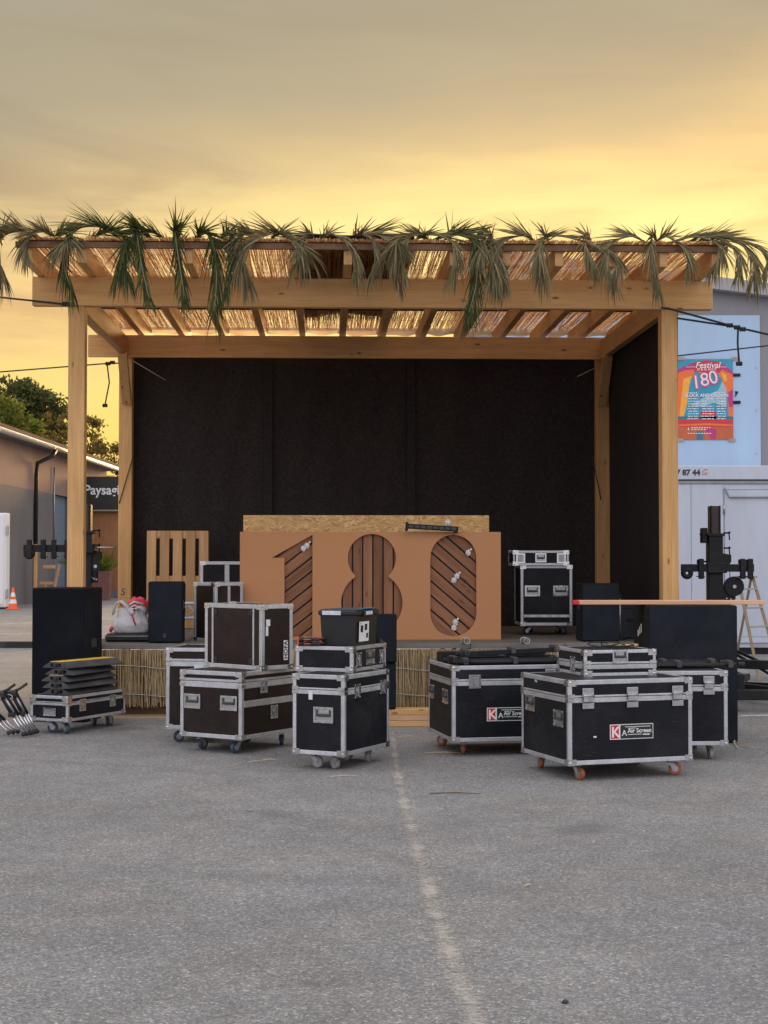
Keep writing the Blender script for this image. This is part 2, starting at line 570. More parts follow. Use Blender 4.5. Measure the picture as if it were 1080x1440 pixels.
def asphalt_mat():
    m, t, bs, out = newmat('asphalt')
    c = t('ShaderNodeTexCoord').outputs['Object']
    v1 = t('ShaderNodeTexVoronoi', {'Vector': c, 'Scale': 105.0})
    v2 = t('ShaderNodeTexVoronoi', {'Vector': c, 'Scale': 46.0})
    big = t('ShaderNodeTexNoise', {'Vector': c, 'Scale': 0.45, 'Detail': 6.0, 'Roughness': 0.6}).outputs['Fac']
    mid = t('ShaderNodeTexNoise', {'Vector': c, 'Scale': 3.2, 'Detail': 7.0, 'Roughness': 0.65}).outputs['Fac']
    hue = t('ShaderNodeTexNoise', {'Vector': c, 'Scale': 1.1, 'Detail': 4.0}).outputs['Fac']
    s1 = t('ShaderNodeSeparateColor', {0: v1.outputs['Color']}).outputs
    s2 = t('ShaderNodeSeparateColor', {0: v2.outputs['Color']}).outputs
    cc = t.ramp(s1[0], [(0.0, (0.185, 0.181, 0.176, 1)), (0.45, (0.252, 0.246, 0.237, 1)), (0.8, (0.302, 0.293, 0.281, 1)), (0.95, (0.39, 0.37, 0.345, 1)), (1.0, (0.55, 0.53, 0.50, 1))])
    gap = t.ramp(v1.outputs['Distance'], [(0.25, g(1)), (0.75, g(0.74))])
    cc = t.mix(0.8, cc, gap, 'MULTIPLY')
    cc = t.mix(0.7, cc, t.ramp(s2[1], [(0.0, g(0.86)), (0.9, g(1.08)), (1.0, g(1.3))]), 'MULTIPLY')
    cc = t.mix(1.0, cc, t.ramp(big, [(0.3, g(0.83)), (0.7, g(1.12))]), 'MULTIPLY')
    cc = t.mix(1.0, cc, t.ramp(mid, [(0.3, g(0.87)), (0.7, g(1.12))]), 'MULTIPLY')
    cc = t.mix(0.5, cc, t.ramp(hue, [(0.3, (0.93, 0.98, 1.04, 1)), (0.7, (1.08, 1.0, 0.95, 1))]), 'MULTIPLY')
    # white specks of bare stone
    v3 = t('ShaderNodeTexVoronoi', {'Vector': c, 'Scale': 17.0})
    sp = t.math('LESS_THAN', v3.outputs['Distance'], 0.085)
    sp = t.math('MULTIPLY', sp, t.math('GREATER_THAN', t('ShaderNodeSeparateColor', {0: v3.outputs['Color']}).outputs[2], 0.62))
    cc = t.mix(t.math('MULTIPLY', sp, 0.7), cc, (0.52, 0.49, 0.45, 1))
    # pale scrape patches and darker damp ones
    sc_ = t('ShaderNodeTexNoise', {'Vector': c, 'Scale': 0.8, 'Detail': 9.0, 'Roughness': 0.72, 'Distortion': 0.6}).outputs['Fac']
    cc = t.mix(t.math('MULTIPLY', t.ramp(sc_, [(0.60, g(0)), (0.72, g(1))]), 0.28), cc, (0.36, 0.34, 0.31, 1))
    cc = t.mix(t.math('MULTIPLY', t.ramp(sc_, [(0.30, g(1)), (0.40, g(0))]), 0.30), cc, (0.11, 0.11, 0.112, 1))
    # faint curved tyre marks
    sepc = t('ShaderNodeSeparateXYZ', {0: c}).outputs
    for (tx, ty, tr_) in ((-6.0, 4.0, 7.6), (-6.0, 4.0, 9.2), (9.5, 3.0, 8.3), (9.5, 3.0, 6.7), (3.0, 22.0, 14.5)):
        ddx = t.math('SUBTRACT', sepc[0], tx); ddy = t.math('SUBTRACT', sepc[1], ty)
        rad = t.math('SQRT', t.math('ADD', t.math('MULTIPLY', ddx, ddx), t.math('MULTIPLY', ddy, ddy)))
        off = t.math('ABSOLUTE', t.math('SUBTRACT', t.math('ADD', rad, t.math('MULTIPLY', mid, 0.10)), tr_))
        mk = t.math('MULTIPLY', t.ramp(off, [(0.05, g(1)), (0.13, g(0))]), t.ramp(big, [(0.38, g(0)), (0.62, g(1))]))
        cc = t.mix(t.math('MULTIPLY', mk, 0.20), cc, (0.10, 0.10, 0.10, 1))
    # oil drips
    vo_ = t('ShaderNodeTexVoronoi', {'Vector': c, 'Scale': 0.62})
    dr_ = t.math('ADD', vo_.outputs['Distance'], t.math('MULTIPLY', t.math('SUBTRACT', mid, 0.5), 0.22))
    cc = t.mix(t.math('MULTIPLY', t.ramp(dr_, [(0.06, g(1)), (0.17, g(0))]), 0.42), cc, (0.085, 0.083, 0.08, 1))
    # thin hairline cracks
    wn = t('ShaderNodeTexNoise', {'Vector': c, 'Scale': 2.0, 'Detail': 5.0})
    cw = t('ShaderNodeVectorMath', {0: c, 1: t('ShaderNodeVectorMath', {0: wn.outputs['Color'], 'Scale': 0.5}, operation='SCALE').outputs[0]}, operation='ADD').outputs[0]
    ve = t('ShaderNodeTexVoronoi', {'Vector': cw, 'Scale': 0.33}, feature='DISTANCE_TO_EDGE').outputs['Distance']
    ck = t.math('MULTIPLY', t.ramp(ve, [(0.0015, g(1)), (0.004, g(0))]), t.ramp(mid, [(0.45, g(0)), (0.62, g(1))]))
    cc = t.mix(t.math('MULTIPLY', ck, 0.45), cc, (0.06, 0.06, 0.06, 1))
    t.l.new(cc, bs.inputs['Base Color'])
    bs.inputs['Roughness'].default_value = 0.9
    bs.inputs['Specular IOR Level'].default_value = 0.25
    hgt = t.math('ADD', t.math('MULTIPLY', v1.outputs['Distance'], -1.0), t.math('MULTIPLY', v2.outputs['Distance'], -0.5))
    bp = t('ShaderNodeBump', {'Height': hgt, 'Strength': 0.55, 'Distance': 0.006})
    t.l.new(bp.outputs[0], bs.inputs['Normal'])
    return m


def worn_paint(name, colr, lo, hi, edge=True, scale=38.0, maxa=0.8):
    """worn marking: paint that survives only in grains; u runs across the strip"""
    m, t, bs, out = newmat(name)
    c = t('ShaderNodeTexCoord')
    ob = c.outputs['Object']
    n = t('ShaderNodeTexNoise', {'Vector': ob, 'Scale': scale, 'Detail': 7.0, 'Roughness': 0.75}).outputs['Fac']
    n2 = t('ShaderNodeTexNoise', {'Vector': ob, 'Scale': 3.3, 'Detail': 5.0}).outputs['Fac']
    a = t.math('ADD', n, t.math('MULTIPLY', t.math('SUBTRACT', n2, 0.5), 0.85))
    u = t('ShaderNodeSeparateXYZ', {0: c.outputs['UV']}).outputs[0]
    if edge:
        dd = t.math('ABSOLUTE', t.math('SUBTRACT', u, 0.5))
        a = t.math('SUBTRACT', a, t.math('MULTIPLY', t.math('POWER', t.math('MULTIPLY', dd, 2.0), 1.6), 0.42))
    al = t.math('MULTIPLY', t.ramp(a, [(lo, g(0)), (hi, g(1))]), maxa)
    bs.inputs['Base Color'].default_value = colr
    bs.inputs['Roughness'].default_value = 0.9
    tr = t('ShaderNodeBsdfTransparent')
    mx = t('ShaderNodeMixShader', {0: al, 1: tr.outputs[0], 2: bs.outputs[0]})
    t.l.new(mx.outputs[0], out.inputs[0])
    return m


def osb_mat():
    m, t, bs, out = newmat('osb')
    c = coords(t)
    wn = t('ShaderNodeTexNoise', {'Vector': c, 'Scale': 6.0, 'Detail': 2.0}).outputs['Color']
    cw = t('ShaderNodeVectorMath', {0: c, 1: t('ShaderNodeVectorMath', {0: wn, 'Scale': 0.25}, operation='SCALE').outputs[0]}, operation='ADD').outputs[0]
    cA = t('ShaderNodeMapping', {'Vector': cw, 'Scale': (16, 16, 62), 'Rotation': (0, 0.35, 0)}).outputs[0]
    cB = t('ShaderNodeMapping', {'Vector': cw, 'Scale': (20, 20, 55), 'Rotation': (0, -0.75, 0)}).outputs[0]
    vA = t('ShaderNodeTexVoronoi', {'Vector': cA, 'Scale': 1.0}).outputs['Color']
    vB = t('ShaderNodeTexVoronoi', {'Vector': cB, 'Scale': 1.0}).outputs['Color']
    a = t('ShaderNodeSeparateColor', {0: vA}).outputs[0]
    b = t('ShaderNodeSeparateColor', {0: vB}).outputs[1]
    k = t.math('GREATER_THAN', t('ShaderNodeSeparateColor', {0: vA}).outputs[2], 0.45)
    f = t.math('ADD', t.math('MULTIPLY', a, k), t.math('MULTIPLY', b, t.math('SUBTRACT', 1.0, k)))
    cc = t.ramp(f, [(0.0, (0.40, 0.21, 0.065, 1)), (0.4, (0.53, 0.31, 0.105, 1)), (0.8, (0.61, 0.38, 0.14, 1)), (1.0, (0.70, 0.48, 0.22, 1))])
    t.l.new(cc, bs.inputs['Base Color'])
    bs.inputs['Roughness'].default_value = 0.6
    bp = t('ShaderNodeBump', {'Height': f, 'Strength': 0.25, 'Distance': 0.003})
    t.l.new(bp.outputs[0], bs.inputs['Normal'])
    return m


def cloth_mat():
    """black shade net: loosely woven, a little light comes through"""
    m, t, bs, out = newmat('shade_net')
    c = coords(t)
    n = t('ShaderNodeTexNoise', {'Vector': c, 'Scale': 26.0, 'Detail': 5.0, 'Roughness': 0.7}).outputs['Fac']
    n2 = t('ShaderNodeTexNoise', {'Vector': c, 'Scale': 1.1, 'Detail': 4.0}).outputs['Fac']
    v = t('ShaderNodeTexVoronoi', {'Vector': c, 'Scale': 55.0}).outputs['Distance']
    cc = t.ramp(n, [(0.3, (0.020, 0.0165, 0.0155, 1)), (0.7, (0.038, 0.032, 0.030, 1))])
    cc = t.mix(0.5, cc, t.ramp(v, [(0.1, g(0.4)), (0.6, g(1.4))]), 'MULTIPLY')
    t.l.new(cc, bs.inputs['Base Color'])
    bs.inputs['Roughness'].default_value = 0.85
    bs.inputs['Specular IOR Level'].default_value = 0.12
    tr = t('ShaderNodeBsdfTransparent', {'Color': (1.0, 0.9, 0.85, 1)})
    al = t.ramp(n2, [(0.3, g(0.012)), (0.7, g(0.030))])
    mx = t('ShaderNodeMixShader', {0: al, 1: bs.outputs[0], 2: tr.outputs[0]})
    t.l.new(mx.outputs[0], out.inputs[0])
    bp = t('ShaderNodeBump', {'Height': n, 'Strength': 0.4, 'Distance': 0.01})
    t.l.new(bp.outputs[0], bs.inputs['Normal'])
    return m


def per_face_mat(name, stops, rough=0.7, trans=0.35, noise=(30, 0.15)):
    """one of several colours per loose piece (random per island)"""
    m, t, bs, out = newmat(name)
    r = t('ShaderNodeNewGeometry').outputs['Random Per Island']
    cc = t.ramp(r, stops)
    n = t('ShaderNodeTexNoise', {'Vector': coords(t), 'Scale': noise[0], 'Detail': 3.0}).outputs['Fac']
    cc = t.mix(1.0, cc, t.ramp(n, [(0.3, g(1 - noise[1])), (0.7, g(1 + noise[1]))]), 'MULTIPLY')
    t.l.new(cc, bs.inputs['Base Color'])
    bs.inputs['Roughness'].default_value = rough
    bs.inputs['Specular IOR Level'].default_value = 0.25
    tr = t('ShaderNodeBsdfTranslucent', {'Color': cc})
    mx = t('ShaderNodeMixShader', {0: trans, 1: bs.outputs[0], 2: tr.outputs[0]})
    t.l.new(mx.outputs[0], out.inputs[0])
    return m


M['asphalt'] = asphalt_mat()
M['osb'] = osb_mat()
M['net'] = cloth_mat()
M['reed'] = per_face_mat('reed', [(0.0, (0.42, 0.18, 0.06, 1)), (0.3, (0.70, 0.40, 0.17, 1)), (0.7, (0.84, 0.57, 0.28, 1)), (1.0, (0.90, 0.67, 0.38, 1))], 0.6, 0.72)
M['reed_skirt'] = per_face_mat('reed_skirt', [(0.0, (0.20, 0.125, 0.06, 1)), (0.4, (0.38, 0.27, 0.145, 1)), (0.8, (0.52, 0.40, 0.22, 1)), (1.0, (0.58, 0.48, 0.30, 1))], 0.7, 0.1)
M['palm_green'] = per_face_mat('palm_green', [(0.0, (0.026, 0.038, 0.010, 1)), (0.5, (0.055, 0.075, 0.020, 1)), (0.9, (0.10, 0.125, 0.036, 1)), (1.0, (0.2, 0.19, 0.07, 1))], 0.7, 0.4)
M['palm_dry'] = per_face_mat('palm_dry', [(0.0, (0.09, 0.055, 0.025, 1)), (0.35, (0.16, 0.135, 0.062, 1)), (0.75, (0.25, 0.23, 0.12, 1)), (1.0, (0.36, 0.26, 0.135, 1))], 0.8, 0.35)
M['palm_stem'] = surf('palm_stem', (0.17, 0.16, 0.08), 0.6, ns=20, amt=0.3)
M['white_cloth'] = surf('white_cloth', (0.86, 0.72, 0.55), 0.9, ns=5, amt=0.06, translucent=0.75)
M['leaf_pine'] = per_face_mat('leaf_pine', [(0, (0.045, 0.058, 0.015, 1)), (0.6, (0.095, 0.11, 0.03, 1)), (1, (0.16, 0.15, 0.05, 1))], 0.6, 0.55)
M['leaf_light'] = per_face_mat('leaf_light', [(0, (0.10, 0.13, 0.018, 1)), (0.6, (0.19, 0.22, 0.035, 1)), (1, (0.27, 0.28, 0.06, 1))], 0.6, 0.65)
M['leaf_brown'] = per_face_mat('leaf_brown', [(0, (0.09, 0.075, 0.018, 1)), (0.6, (0.17, 0.135, 0.032, 1)), (1, (0.28, 0.19, 0.05, 1))], 0.6, 0.65)
M['bark'] = surf('bark', (0.10, 0.07, 0.05), 0.9, ns=5, amt=0.35, stretch=(4, 4, 1))

# ------------------------------------------------------------------ ground and markings
mb = MB()
mb.add([(-300, -40, 0), (300, -40, 0), (300, 500, 0), (-300, 500, 0)], [(0, 1, 2, 3)])
structure(mb.build('ground', M['asphalt']))


def strip(name, pts, widths, mat, z=0.004):
    bm = bmesh.new()
    uv = bm.loops.layers.uv.new('uv')
    rows = []
    for i, (x, y) in enumerate(pts):
        a = Vector(pts[max(i - 1, 0)]); b = Vector(pts[min(i + 1, len(pts) - 1)])
        t_ = (b - a).normalized()
        nrm = Vector((-t_.y, t_.x))
        hw = widths[i] / 2
        p = Vector((x, y))
        l, r_ = p + nrm * hw, p - nrm * hw
        rows.append((bm.verts.new((l.x, l.y, z)), bm.verts.new((r_.x, r_.y, z))))
    for i in range(len(rows) - 1):
        f = bm.faces.new((rows[i][0], rows[i][1], rows[i + 1][1], rows[i + 1][0]))
        for lp, u in zip(f.loops, ((0, i), (1, i), (1, i + 1), (0, i + 1))):
            lp[uv].uv = u
    bm.faces.ensure_lookup_table(); bm.normal_update()
    if bm.faces[0].normal.z < 0:
        bmesh.ops.reverse_faces(bm, faces=bm.faces[:])
    me = bpy.data.meshes.new(name)
    bm.to_mesh(me)
    bm.free()
    return structure(put(name, me, mat))


M['worn_line'] = worn_paint('worn_line', (0.52, 0.475, 0.41, 1), 0.33, 0.60, True, 34.0, 0.72)
M['lot_line'] = worn_paint('lot_line', (0.62, 0.61, 0.58, 1), 0.30, 0.5, False, 12.0, 0.85)
strip('worn_line', [(0.47, 3.9), (0.37, 4.9), (0.328, 5.5), (0.291, 6.05), (0.245, 7.12), (0.183, 8.87), (0.135, 10.4), (0.108, 11.76), (0.09, 13.4), (0.08, 14.6)],
      [0.20, 0.19, 0.185, 0.18, 0.175, 0.17, 0.165, 0.15, 0.12, 0.10], M['worn_line'])
strip('parking_line', [(-13, 33.0), (-9.585, 38.46), (-6.9, 42.9)], [0.14] * 3, M['lot_line'])
strip('parking_line', [(-12.0, 32.2), (-7.6, 33.7)], [0.12] * 2, M['lot_line'])
strip('parking_line', [(3.3, 16.05), (9.0, 17.2)], [0.11] * 2, M['lot_line'])
strip('parking_line', [(3.9, 19.35), (9.5, 20.8)], [0.12] * 2, M['lot_line'])

# ------------------------------------------------------------------ stage
SC, SA = Vector((-0.0936, 16.2, 0)), 0.03733


def S(x, y, z=0.0):
    return SC + Matrix.Rotation(SA, 3, 'Z') @ Vector((x, y, z))


stage = thing('stage', 'low stage platform with dark deck and reed mat skirt under the timber pergola', 'stage', SC, SA)
DK = 0.755
for i in range(6):
    for j in range(2):
        x0 = -3.0 + i * 1.0
        y0 = -0.02 + j * 2.03
        MB().box(x0 + 0.003, x0 + 0.997, y0 + 0.003, y0 + 2.027, DK - 0.035, DK, 0.003).build('deck_panel', M['deck_ply'], stage)
for i in range(6):
    x0 = -3.0 + i
    MB().box(x0 + 0.002, x0 + 0.998, -0.06, -0.022, DK - 0.050, DK - 0.002, 0.004).build('edge_rail', M['rail_paint'], stage)
for xx in (-2.9, -1.0, 1.0, 2.9):
    for yy_ in (0.1, 2.0, 3.9):
        MB().cyl((xx, yy_, 0), (xx, yy_, DK - 0.04), 0.024, n=10).build('leg', M['zinc'], stage)
rng = random.Random(3)
mb = MB()
x = -2.99
while x < 2.99:
    r_ = rng.uniform(0.003, 0.006)
    z0 = rng.uniform(0.03, 0.10) + (0.06 if x < -1.5 else 0)
    zt = DK - 0.054 - rng.uniform(0, 0.012)
    lean = rng.gauss(0, 0.012)
    yb = -0.045 + rng.uniform(-0.006, 0.006)
    mb.cyl((x + lean, yb - rng.uniform(0, .012), z0), (x, yb, zt), r_, n=4, caps=False, sm=True)
    if rng.random() < 0.35:
        mb.cyl((x + rng.uniform(-.03, .03), yb - 0.01, z0 + rng.uniform(0, .2)), (x + rng.uniform(-.03, .03), yb - 0.012, zt - rng.uniform(0, .25)), r_ * 0.8, n=4, caps=False)
    x += rng.uniform(0.0045, 0.0078)
mb.build('reed_skirt', M['reed_skirt'], stage, stuff=True)
for zc in (0.22, 0.52):
    pts = [(-2.99 + 5.98 * k / 40, -0.066 + rng.uniform(-.004, .004), zc + 0.02 * math.sin(k * 0.7) - (0.05 if zc > .4 else 0) * k / 40 + rng.uniform(-.006, .006)) for k in range(41)]
    MB().tube(pts, 0.004, 5).build('binding_cord', M['pale_cord'], stage)
MB().box(-2.98, 2.98, 0.0, 0.012, 0.02, DK - 0.08).build('skirt_backing', M['dark_wood'], stage)

# pergola -----------------------------------------------------------
per = thing('wooden_pergola', 'tall new timber pergola standing over the stage with a reed roof', 'pergola', SC, SA)
PW, PD, PX = 0.172, 4.03, 3.136
BZ = 4.30
for (px_, py_) in ((-PX, 0.086), (PX, 0.086), (-PX, PD), (PX, PD)):
    MB().box(px_ - PW / 2, px_ + PW / 2, py_ - PW / 2, py_ + PW / 2, 0, BZ - 0.002 if py_ < 1 else BZ + 0.02, 0.006).build('post', M['spruce_z'], per)
MB().box(-3.60, 3.60, -0.012, 0.10, BZ, BZ + 0.305, 0.006).build('front_beam', M['spruce_x'], per)
MB().box(-3.62, 3.18, PD - 0.13, PD - 0.089, BZ - 0.03, BZ + 0.26, 0.005).build('back_beam', M['spruce_x'], per)
for sx in (-1, 1):
    xa = sx * PX
    MB().box(xa - 0.045, xa + 0.045, 0.12, PD - 0.15, BZ - 0.02, BZ + 0.22, 0.005).build('side_beam', M['spruce_y'], per)
    # knee brace from back post up to the side beam
    a = Vector((xa - sx * 0.02, PD - 0.10, BZ - 0.62)); b = Vector((xa - sx * 0.02, PD - 0.55, BZ - 0.03))
    Lb = (b - a).length
    rot = (b - a).to_track_quat('Z', 'X').to_matrix().to_4x4()
    MB().box(-0.045, 0.045, -0.06, 0.06, 0, Lb, 0.004, Matrix.Translation(a) @ rot).build('knee_brace', M['spruce_z'], per)
raft = MB().box(-0.042, 0.042, -0.76, 5.25, BZ + 0.308, BZ + 0.515, 0.005)
# chamfered front end
rm = raft.mesh('rafter')
rafter_x = [-3.505 + 0.5346 * k for k in range(14)]
for x in rafter_x:
    put('rafter', rm, M['spruce_y'], per, loc=(x, 0, 0))
ZR = BZ + 0.518
for yb in (-0.70, 1.6, 3.4, 5.15):
    MB().box(-3.6, 3.55, yb - 0.022, yb + 0.022, ZR, ZR + 0.025, 0.003).build('roof_batten', M['dark_wood'], per)
def half_stem(mb_, pts, rs):
    # split reed: a half round stem open towards the sky
    vs, fs = [], []
    for (px__, py__, pz__), r__ in zip(pts, rs):
        vs += [(px__ - r__, py__, pz__ + r__ * 0.5), (px__ - r__ * 0.55, py__, pz__ - r__ * 0.5), (px__ + r__ * 0.55, py__, pz__ - r__ * 0.5), (px__ + r__, py__, pz__ + r__ * 0.5)]
    for i_ in range(len(pts) - 1):
        for q_ in range(3):
            fs.append((i_ * 4 + q_, i_ * 4 + q_ + 1, (i_ + 1) * 4 + q_ + 1, (i_ + 1) * 4 + q_))
    mb_.add(vs, fs, False)


# reed roof: three mats laid one behind the other, each reed front to back
for mi, (ya, yb, zz_) in enumerate(((-0.84, 1.45, 0.030), (1.30, 3.45, 0.038), (3.30, 5.30, 0.030))):
    mb = MB()
    x = -3.62
    while x < 3.56:
        r_ = rng.uniform(0.0028, 0.0058)
        y0 = ya + rng.uniform(-0.05, 0.05); y1 = yb + rng.uniform(-0.06, 0.06)
        zc = ZR + zz_ + rng.uniform(-0.002, 0.010)
        dx = rng.gauss(0, 0.030)
        ym = (y0 + y1) / 2
        half_stem(mb, [(x, y0, zc), (x + dx * .5 + rng.gauss(0, .004), ym, zc + rng.uniform(-.008, .006)), (x + dx, y1, zc)], [r_, r_ * 0.95, r_ * 0.8])
        x += rng.uniform(0.0042, 0.0074)
    # a thin second layer of broken stems
    for k in range(520):
        xx = rng.uniform(-3.6, 3.5); y0 = rng.uniform(ya, yb - 0.3); ln = rng.uniform(0.2, 0.7)
        an = rng.gauss(0, 0.12)
        zc = ZR + zz_ - 0.008
        half_stem(mb, [(xx, y0, zc), (xx + ln * math.sin(an), min(y0 + ln, yb), zc + rng.uniform(-.004, .004))], [0.0034, 0.0030])
    mb.build('reed_mat', M['reed'], per, stuff=True)
    for k in range(int((yb - ya) / 0.24)):
        yy_ = ya + 0.12 + k * 0.24
        MB().tube([(-3.6 + 7.1 * q / 24, yy_ + rng.uniform(-.012, .012), ZR + zz_ - 0.004) for q in range(25)], 0.0014, 4).build('tie_wire', M['straw'], per)
# fascia batten the fronds are tied to
MB().box(-3.62, 3.56, -0.80, -0.765, BZ + 0.452, BZ + 0.515, 0.004).build('fascia_board', surf('fascia_brown', (0.17, 0.095, 0.05), 0.85, ns=30, amt=0.5, stretch=(4, 1, 1)), per)
# white shade cloth sagging between the rafters at the back edge of the reeds
for k in range(13):
    xa, xb = rafter_x[k] + 0.03, rafter_x[k + 1] - 0.03
    mb = MB()
    vs, fs = [], []
    n = 12
    sag = rng.uniform(0.015, 0.04)
    for i in range(n + 1):
        t_ = i / n
        xx = xa + (xb - xa) * t_
        s_ = math.sin(math.pi * t_)
        vs += [(xx, 5.02, ZR + 0.018), (xx, 5.09, ZR - 0.004 - sag * .2 * s_), (xx, 5.12 + 0.012 * math.sin(5 * t_ + k), ZR - 0.028 - sag * .6 * s_), (xx, 5.13 + 0.02 * math.sin(7 * t_ + 2 * k), ZR - 0.046 - sag * .9 * s_ - 0.008 * math.sin(9 * t_ + 2 * k))]
    for i in range(n):
        for q in range(3):
            fs.append((i * 4 + q, (i + 1) * 4 + q, (i + 1) * 4 + q + 1, i * 4 + q + 1))
    mb.add(vs, fs, True)
    mb.build('shade_cloth', M['white_cloth'], per)

# dark tarpaulin added on the reeds to block light and darken a patch
tp = thing('added_overlay', 'dark brown tarpaulin added on the middle of the reed roof to darken the reeds', 'overlay', S(-0.28, 0, ZR + 0.06), SA)
vs, fs = [], []
nx, ny = 16, 24
for j in range(ny + 1):
    for i in range(nx + 1):
        u, v = i / nx, j / ny
        wv = 0.02 * math.sin(u * 9 + v * 4) + 0.015 * math.sin(v * 17 + u * 3)
        vs.append((-0.66 + 1.32 * u + 0.05 * math.sin(v * 8), -0.66 + 5.0 * v + 0.05 * math.sin(u * 9), 0.045 + wv))
for j in range(ny):
    for i in range(nx):
        k = j * (nx + 1) + i
        fs.append((k, k + 1, k + nx + 2, k + nx + 1))
o = MB().add(vs, fs, True).build('sheet', M['dark_wood'] if False else surf('overlay_brown', (0.05, 0.033, 0.024), 0.6, ns=4, amt=0.3), tp)
sm_ = o.modifiers.new('thickness', 'SOLIDIFY'); sm_.thickness = 0.012


# black net curtains -------------------------------------------------
def cloth(name, parent, x0, x1, z0, z1, yfun, nx=40, nz=30):
    vs, fs = [], []
    for j in range(nz + 1):
        for i in range(nx + 1):
            u, v = i / nx, j / nz
            vs.append((x0 + (x1 - x0) * u, yfun(u, v), z0 + (z1 - z0) * v))
    for j in range(nz):
        for i in range(nx):
            k = j * (nx + 1) + i
            fs.append((k, k + 1, k + nx + 2, k + nx + 1))
    o = MB().add(vs, fs, True).build(name, M['net'], parent)
    md = o.modifiers.new('thickness', 'SOLIDIFY'); md.thickness = 0.003
    return o


cur = thing('backdrop_curtain', 'large black net backdrop hung across the back of the stage', 'curtain', S(0, PD + 0.10), SA)
edges = [-3.17, -1.33, 0.56, 3.19]
for k in range(3):
    xa, xb = edges[k], edges[k + 1] + (0.09 if k < 2 else 0)
    ph = k * 1.7
    cloth('cloth_panel', cur, xa, xb, DK - 0.05, BZ + 0.10,
          lambda u, v, ph=ph, k=k: 0.012 * k + 0.020 * math.sin(u * 5 + ph + v * 3) + 0.012 * math.sin(u * 13 + v * 7 + ph) + 0.007 * math.sin(u * 31 + 3 * math.sin(v * 4) + ph) + 0.03 * (1 - v) * math.sin(u * 3 + ph))
for k in (1, 2):
    MB().box(edges[k] - 0.01, edges[k] + 0.10, -0.030, -0.026, DK - 0.04, BZ + 0.09).build('seam', M['net'], cur)
MB().cyl((-3.1, 0.0, BZ + 0.11), (3.1, 0.0, BZ + 0.11), 0.012, n=8).build('hanging_rail', M['black_metal'], cur)
scur = thing('side_curtain', 'black net curtain closing the right side of the stage', 'curtain', S(PX + 0.10, 0.02), SA + R(90))
cloth('cloth_panel', scur, 0.0, PD + 0.06, DK - 0.05, BZ + 0.19, lambda u, v: 0.012 * math.sin(u * 7 + v * 2) + 0.008 * math.sin(u * 17 + v * 5), 30, 20)
MB().cyl((0.0, 0.0, BZ + 0.195), (PD + 0.06, 0.0, BZ + 0.195), 0.008, n=8).build('hanging_rail', M['black_metal'], scur)
for (a, b, lab) in (((-3.03, 3.92, 4.22), (-2.62, 3.98, 3.98), 'pale slack cord across the top left corner of the backdrop'),
                    ((3.03, 3.92, 4.16), (2.80, 3.97, 4.05), 'short pale cord across the top right corner of the backdrop')):
    o = MB().tube([S(*a), S(*b)], 0.006, 6).build('cord', M['pale_cord'])
    tag(o, lab, 'cord')
for (a, b, lab) in (((-3.03, 3.93, 2.98), (-3.21, 3.93, 2.36), 'thin dark cord slanting down the back left post'),
                    ((2.99, 3.93, 2.98), (3.10, 3.93, 2.42), 'thin dark cord slanting down the back right post')):
    o = MB().tube([S(*a), S(*b)], 0.006, 6).build('cord', M['rope'])
    tag(o, lab, 'cord')
o = put('pencil_mark', text_mesh('S', 0.13, bold=-0.001, shear=0.2), M['black_print'], per, loc=(-3.19, PD - 0.0885, 1.17))

